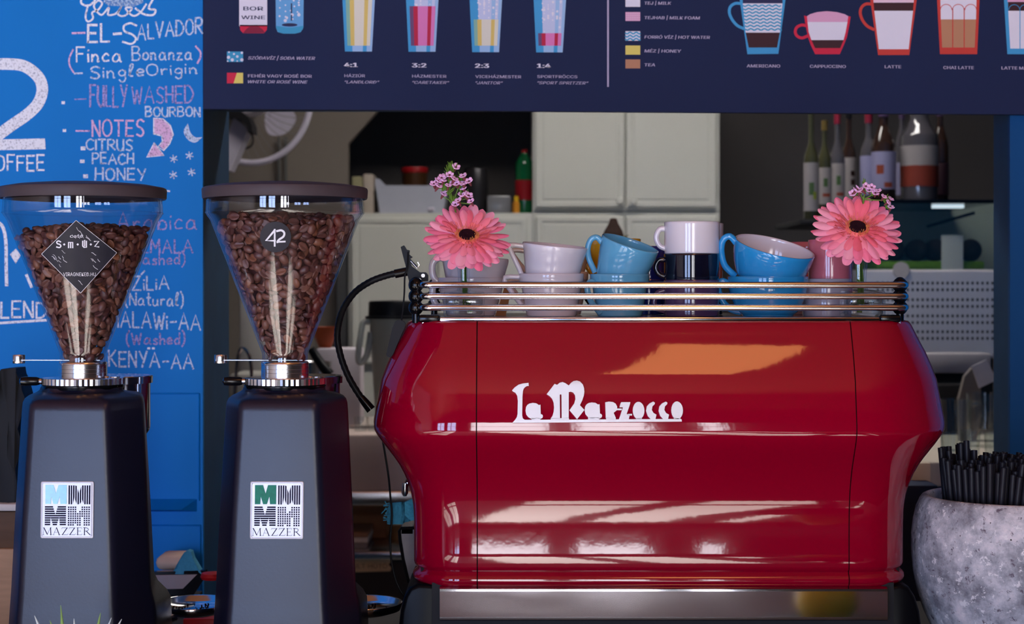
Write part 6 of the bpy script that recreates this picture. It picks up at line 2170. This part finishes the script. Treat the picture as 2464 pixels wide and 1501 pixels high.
LABW = mat('label_white', srgb(134, 128, 130), .6, var=.06)  # label, syrup and cap colours darkened for the shade on the bottles
LABG = mat('label_green_print', srgb(60, 84, 50), .6)
LABR = mat('label_orange_print', srgb(124, 56, 40), .6, var=.2)
LABP = mat('label_lilac', srgb(128, 126, 158), .6, var=.12, scale=20)
LIQG = mat('syrup_green', srgb(58, 58, 40), .15, coat=.5)
LIQB = mat('syrup_brown', srgb(46, 32, 28), .12, coat=.5)
LIQC = mat('syrup_clear', srgb(70, 68, 74), .12, coat=.5)
CAPG = mat('cap_gold', srgb(120, 100, 56), .4, metal=.5)
CAPR = mat('cap_pink', srgb(122, 30, 52), .4)
CAPP = mat('cap_purple', srgb(70, 54, 84), .4)
# lower side shelf for the left-hand bottles
sh_ = crate('bottle_shelf', 'low dark shelf under the left-hand syrup bottles', 'shelf', 1926, 527, 2062, 540, 4.4, .42, BLACKMAT, .003)
ZS = P(0, 527, 4.4).z
bottle(1952, 4.42, 18, ZS, 388, 340, (392, 508), LABW, LIQG, FANWH, 'syrup bottle with a green-printed white label, leftmost on the shelf', 230, [(-2, 440, 470, 12, LABG), (6, 462, 480, 8, mat('print_lime', srgb(120, 130, 40), .6))])
bottle(1984, 4.52, 17, ZS, 392, 346, (404, 492), LABW, LIQG, CAPG, 'syrup bottle with a gold cap, second from left on the shelf', 290, [(0, 430, 450, 10, LABG), (2, 466, 474, 18, LABR)])
bottle(2015, 4.60, 18, ZS, 386, 338, (394, 488), LABW, LIQC, CAPR, 'syrup bottle with a pink cap, third from left on the shelf', 274, [(0, 424, 446, 10, LABG), (4, 464, 472, 18, LABR)])
bottle(2042, 4.70, 17, ZS, 378, 330, (380, 480), LABW, LIQB, BLACKPL, 'syrup bottle with dark fruit on its label, fourth from left on the shelf', 262, [(8, 412, 424, 12, LIQB), (8, 432, 446, 12, LIQB)])
bottle(2090, 4.62, 20, ZT, 372, 326, (376, 470), LABP, LIQC, CAPR, 'syrup bottle with a lilac label and red neck band, fifth from left', 272)
bottle(2126, 4.60, 29, ZT, 354, 300, (366, 456), LABP, LIQB, CAPP, 'dark syrup bottle with a pale lilac label beside the large flask', 258, [(-14, 398, 420, 18, LABR), (6, 440, 452, 20, LABR)])
jar('syrup_flask', 'large dark flask with a white and rust-red label at the right of the bottles', 'bottle', 2212, 4.62, ZT, [('flask_body', [(.1, None), (42, None), (44, 472), (45, 330), (42, 322), (30, 305), (22, 284), (22, 262), (.1, 262)], LIQC),
    ('upper_label', [(45.6, 400), (45.6, 352)], LABW), ('lower_label', [(45.6, 450), (45.6, 400)], mat('label_rust', srgb(112, 44, 34), .6, var=.1)), ('flask_cap', [(24, 266), (24, 236), (.1, 235)], BLACKPL)])
bottle(2262, 4.75, 20, ZT, 352, 300, (392, 470), mat('label_dark', srgb(58, 36, 44), .6), LIQB, CAPP, 'dark brown bottle half hidden behind the large flask', 256)
bottle(2170, 4.8, 16, ZT, 352, 300, (392, 470), LABP, LIQC, CAPP, 'clear bottle with a purple cap behind the large flask', 262)

# ---- side counter, lower right
szc = P(0, 1112, 3.5).z
sc_ = thing('side_counter', 'pale side counter behind the straws at the right', 'counter', (P(2400, 0, 3.8).x, 1.6, 0))
lo, hi = px_box(2195, 1112, 2760, 1170, 3.5, 4.3)
build('countertop', M().rbox((lo[0], lo[1], lo[2]), hi, .004), CREAM, sc_, smooth=False)
build('carcass', M().box((lo[0] + .01, lo[1] + .02, 0), (hi[0], hi[1], lo[2])), mat('deep_blue_front', srgb(14, 40, 84), .6), sc_, smooth=False)
ZSD = hi[2]
crate('drawer_unit', 'white drawer box under the perforated panel', 'drawer', 2195, 850, 2386, 898, 4.2, .08, mat('drawer_white', srgb(160, 156, 162), .6), base=P(0, 898, 4.2).z)
crate('black_grill', 'black ribbed grill behind the glass jugs', 'grill', 2240, 925, 2345, 1000, 4.15, .1, BLACKMAT, base=ZSD)
# glassware
def jug(cx_, d, w2, ytop, label, name='glass_jug', cat='jug', ribs=0, handle=False, group=None):
    c = P(cx_, 0, d)
    t = thing(name, label, cat, (c.x, c.y, ZSD), group)
    s = S(d)
    zt_ = CAMZ - (ytop - HZ) * d / FPX
    n = 36
    pr = [(.85, ZSD), (.88, ZSD + .004), (1.0, zt_), (.94, zt_), (.84, ZSD + .012), (.01, ZSD + .011)]
    rings_ = []
    for r_, z in pr:
        rings_.append([Vector((c.x + w2 * s * r_ * (1 + (.03 * math.cos(ribs * 2 * math.pi * j / n) if ribs else 0)) * math.cos(2 * math.pi * j / n), c.y + w2 * s * r_ * math.sin(2 * math.pi * j / n), z)) for j in range(n)])
    build('glass_body', M().rings(rings_, 0, True, True), GLASS, t, angle=50)
    if handle:
        H = zt_ - ZSD
        q = [(c.x + w2 * s * .95, c.y, zt_ - .01), (c.x + w2 * s * 1.45, c.y, zt_ - .012), (c.x + w2 * s * 1.55, c.y, ZSD + H * .55), (c.x + w2 * s * .92, c.y, ZSD + H * .25)]
        build('handle', M().tube([Vector(v) for v in spline(q, 5)], .005, 8), GLASS, t)
    return t


jug(2300, 3.62, 40, 960, 'glass jug with a handle right behind the red machine', handle=True)
jug(2370, 3.85, 46, 945, 'glass jug in the back row, left of the tall tumblers')
for k, (cx_, d_, w2, yt, lab) in enumerate(((2420, 3.60, 30, 920, 'tall ribbed tumbler next to the glass jugs'), (2480, 3.58, 30, 912, 'tall ribbed tumbler at the right edge of the picture'), (2448, 3.75, 30, 925, 'tall ribbed tumbler in the back row at the right edge'))):
    jug(cx_, d_, w2, yt, lab, 'glass_tumbler', 'tumbler', 12, group='glass tumblers on the side counter')
for k, (cx_, d_, w2, yt, lab) in enumerate(((2285, 3.55, 22, 1040, 'short tumbler in the front row, next to the red machine'), (2335, 3.56, 24, 1035, 'short tumbler in the front row, second from the red machine'), (2392, 3.55, 24, 1040, 'short tumbler in the front row, third from the red machine'), (2446, 3.54, 24, 1045, 'short tumbler in the front row, at the right edge'))):
    jug(cx_, d_, w2, yt, lab, 'glass_tumbler', 'tumbler', 10, group='short tumblers on the side counter')
pk = thing('paper_packet', 'white paper packet tilted out of a grey pouch behind the glass jugs', 'packet', (P(2350, 0, 3.98).x, 1.80, ZSD))
build('packet_sheet', M().plate([P(x, y, 3.96) for x, y in ((2338, 882), (2374, 865), (2399, 914), (2356, 934))], (0, 1, 0), .004), mat('packet_paper', srgb(190, 184, 190), .8), pk, smooth=False)
q_ = [P(x, y, 3.97) for x, y in ((2322, 905), (2340, 885), (2360, 930), (2362, 1000), (2350, 1080), (2310, 1080), (2308, 960))]
for v_ in q_[4:6]:
    v_.z = ZSD
build('pouch', M().plate(q_, (0, 1, 0), .02), mat('grey_pouch', srgb(112, 104, 100), .3), pk, smooth=False)
crate('tissue_box', 'dark grey box with a white emblem, on top of the tall grey box', 'box', 2424, 850, 2520, 912, 3.9, .12, mat('box_taupe', srgb(84, 78, 84), .7), base=P(0, 912, 3.9).z)
crate('tall_box', 'tall grey box under the box with the white emblem', 'box', 2428, 914, 2520, 1100, 3.92, .12, mat('box_grey', srgb(120, 116, 118), .7), base=ZSD)
g = M().plate([P(x, y, 3.898) for x, y in ((2448, 866), (2456, 852), (2466, 862), (2470, 866), (2470, 876), (2448, 876))], (0, 1, 0), .001)
build('box_emblem', g, PAPER, bpy.data.objects['tissue_box'], smooth=False)
crate('cream_box', 'cream carton low beside the red machine, left of the straws', 'box', 2190, 1112, 2242, 1166, 3.05, .12, mat('cream_panel', srgb(214, 204, 190), .7))
crate('blue_bin', 'dark blue bin between the red machine and the concrete pot', 'bin', 2150, 1166, 2260, 1640, 2.98, .2, mat('bin_blue', srgb(10, 34, 74), .6), base=0.0)

# ------------------------------------------------------------------ left edge and the clutter on the bar between the grinders
ZB = zc
bag = cloth('b', '', [(-40, 1000), (-10, 940), (28, 884), (62, 882), (78, 960), (60, 1210), (-40, 1212)], 2.62, BLACKMAT, 3, .010, .05)
tb = thing('timber_trestle', 'worn wooden trestle at the far left, holding the black bag', 'table', (P(0, 0, 2.6).x - .1, .42, zc))
lo, hi = px_box(-260, 1212, 46, 1230, 2.55, 2.75)
build('table_top', M().rbox(lo, hi, .003), mat('pale_top', srgb(206, 196, 190), .6, var=.1), tb)
lo2, hi2 = px_box(-260, 1230, 44, 1320, 2.57, 2.73)
build('side_board', M().rbox(lo2, hi2, .003), DARKWOOD, tb)
l3, h3 = px_box(-260, 1320, 36, 1510, 2.565, 2.74)
build('front_board', M().rbox((l3[0], l3[1], zc + .001), h3, .003), PLANK, tb)
bg = build('black_bag', bag, BLACKMAT, None, angle=80, label='black bag slumped at the left edge in front of the blue pillar', cat='bag')
tr_ = thing('black_tray', 'shallow black tray with a pale lining between the two grinders', 'tray', P(440, 1440, 2.7))
g = M().plate([P(x, y, 2.70) for x, y in ((360, 1376), (496, 1372), (496, 1384), (462, 1436), (360, 1440))], (0, 1, 0), .012)
build('tray_rim', g, BLACKGLOSS, tr_, smooth=False)
g = M().plate([P(x, y, 2.697) for x, y in ((364, 1384), (474, 1382), (440, 1416), (364, 1418))], (0, 1, 0), .004)
build('tray_lining', g, mat('pale_grey_lining', srgb(158, 150, 154), .6), tr_, smooth=False)
g = M().box((P(360, 0, 2.7).x, .50, zc), (P(470, 0, 2.7).x, .56, P(0, 1438, 2.7).z))
build('tray_base', g, BLACKMAT, tr_, smooth=False)
build('bread_bag', M().rbox(P(372, 1374, 2.75), P(470, 1322, 2.82), .02, 3), mat('bread_paper', srgb(206, 180, 160), .8, var=.2, scale=20, bump=.4), None, label='crumpled beige paper bag behind the black tray between the grinders', cat='bag')
ct = cloth('c3', '', [(418, 1376), (436, 1350), (448, 1325), (458, 1320), (466, 1322), (470, 1340), (486, 1366), (492, 1376)], 2.72, TEALCLOTH, 6, .003, .02)
build('cleaning_cloth', ct, TEALCLOTH, None, angle=80, label='folded teal cloth standing up behind the black tray between the grinders', cat='cloth')
build('jar_lid', M().lathe([(.0001, 0), (.016, 0), (.018, .004), (.016, .009), (.0001, .011)], P(512, 1393, 2.66), 24), REDPL, None, label='round red lid on the bar left of the second grinder', cat='lid')
lo, hi = px_box(440, 1488, 560, 1520, 2.45, 2.50)
build('red_strip', M().rbox((lo[0], lo[1], zc), (hi[0], hi[1], hi[2]), .002), REDPL, None, label='red strip along the bar at the foot of the second grinder', cat='strip')
g = M()
g.add([P(455, 1490, 2.52), P(525, 1490, 2.52), P(525, 1440, 2.64), P(500, 1440, 2.64)], [(0, 1, 2, 3)])
q = [Vector(v) for v in g.v]
zf = zc + .014
q = [Vector((v.x, v.y, zf)) for v in q]
g = M().plate(q, (0, 0, -1), .013)
build('wood_board', g, PLANK, None, smooth=False, label='light wooden board lying on the bar left of the second grinder', cat='board')
build('reflection_ball', M().ball((.565, -1.0, .869), .056, (1, .9, .85), 24, 14), mat('lemon_yellow', srgb(244, 214, 20), .5), None, label='unseen yellow ball added for the steel panel to mirror, on a stool before the bar', cat='ball')  # stand-in for an unseen yellow thing mirrored in the steel panel
build('added_stool', M().lathe([(.16, 0), (.16, .02), (.02, .03), (.02, .78), (.15, .795), (.16, .805), (.15, .819), (.0001, .820)], (.588, -1.0, 0), 32), BLACKPL, None, label='unseen round stool added before the bar under the yellow ball', cat='stool')  # unseen support added for the yellow stand-in
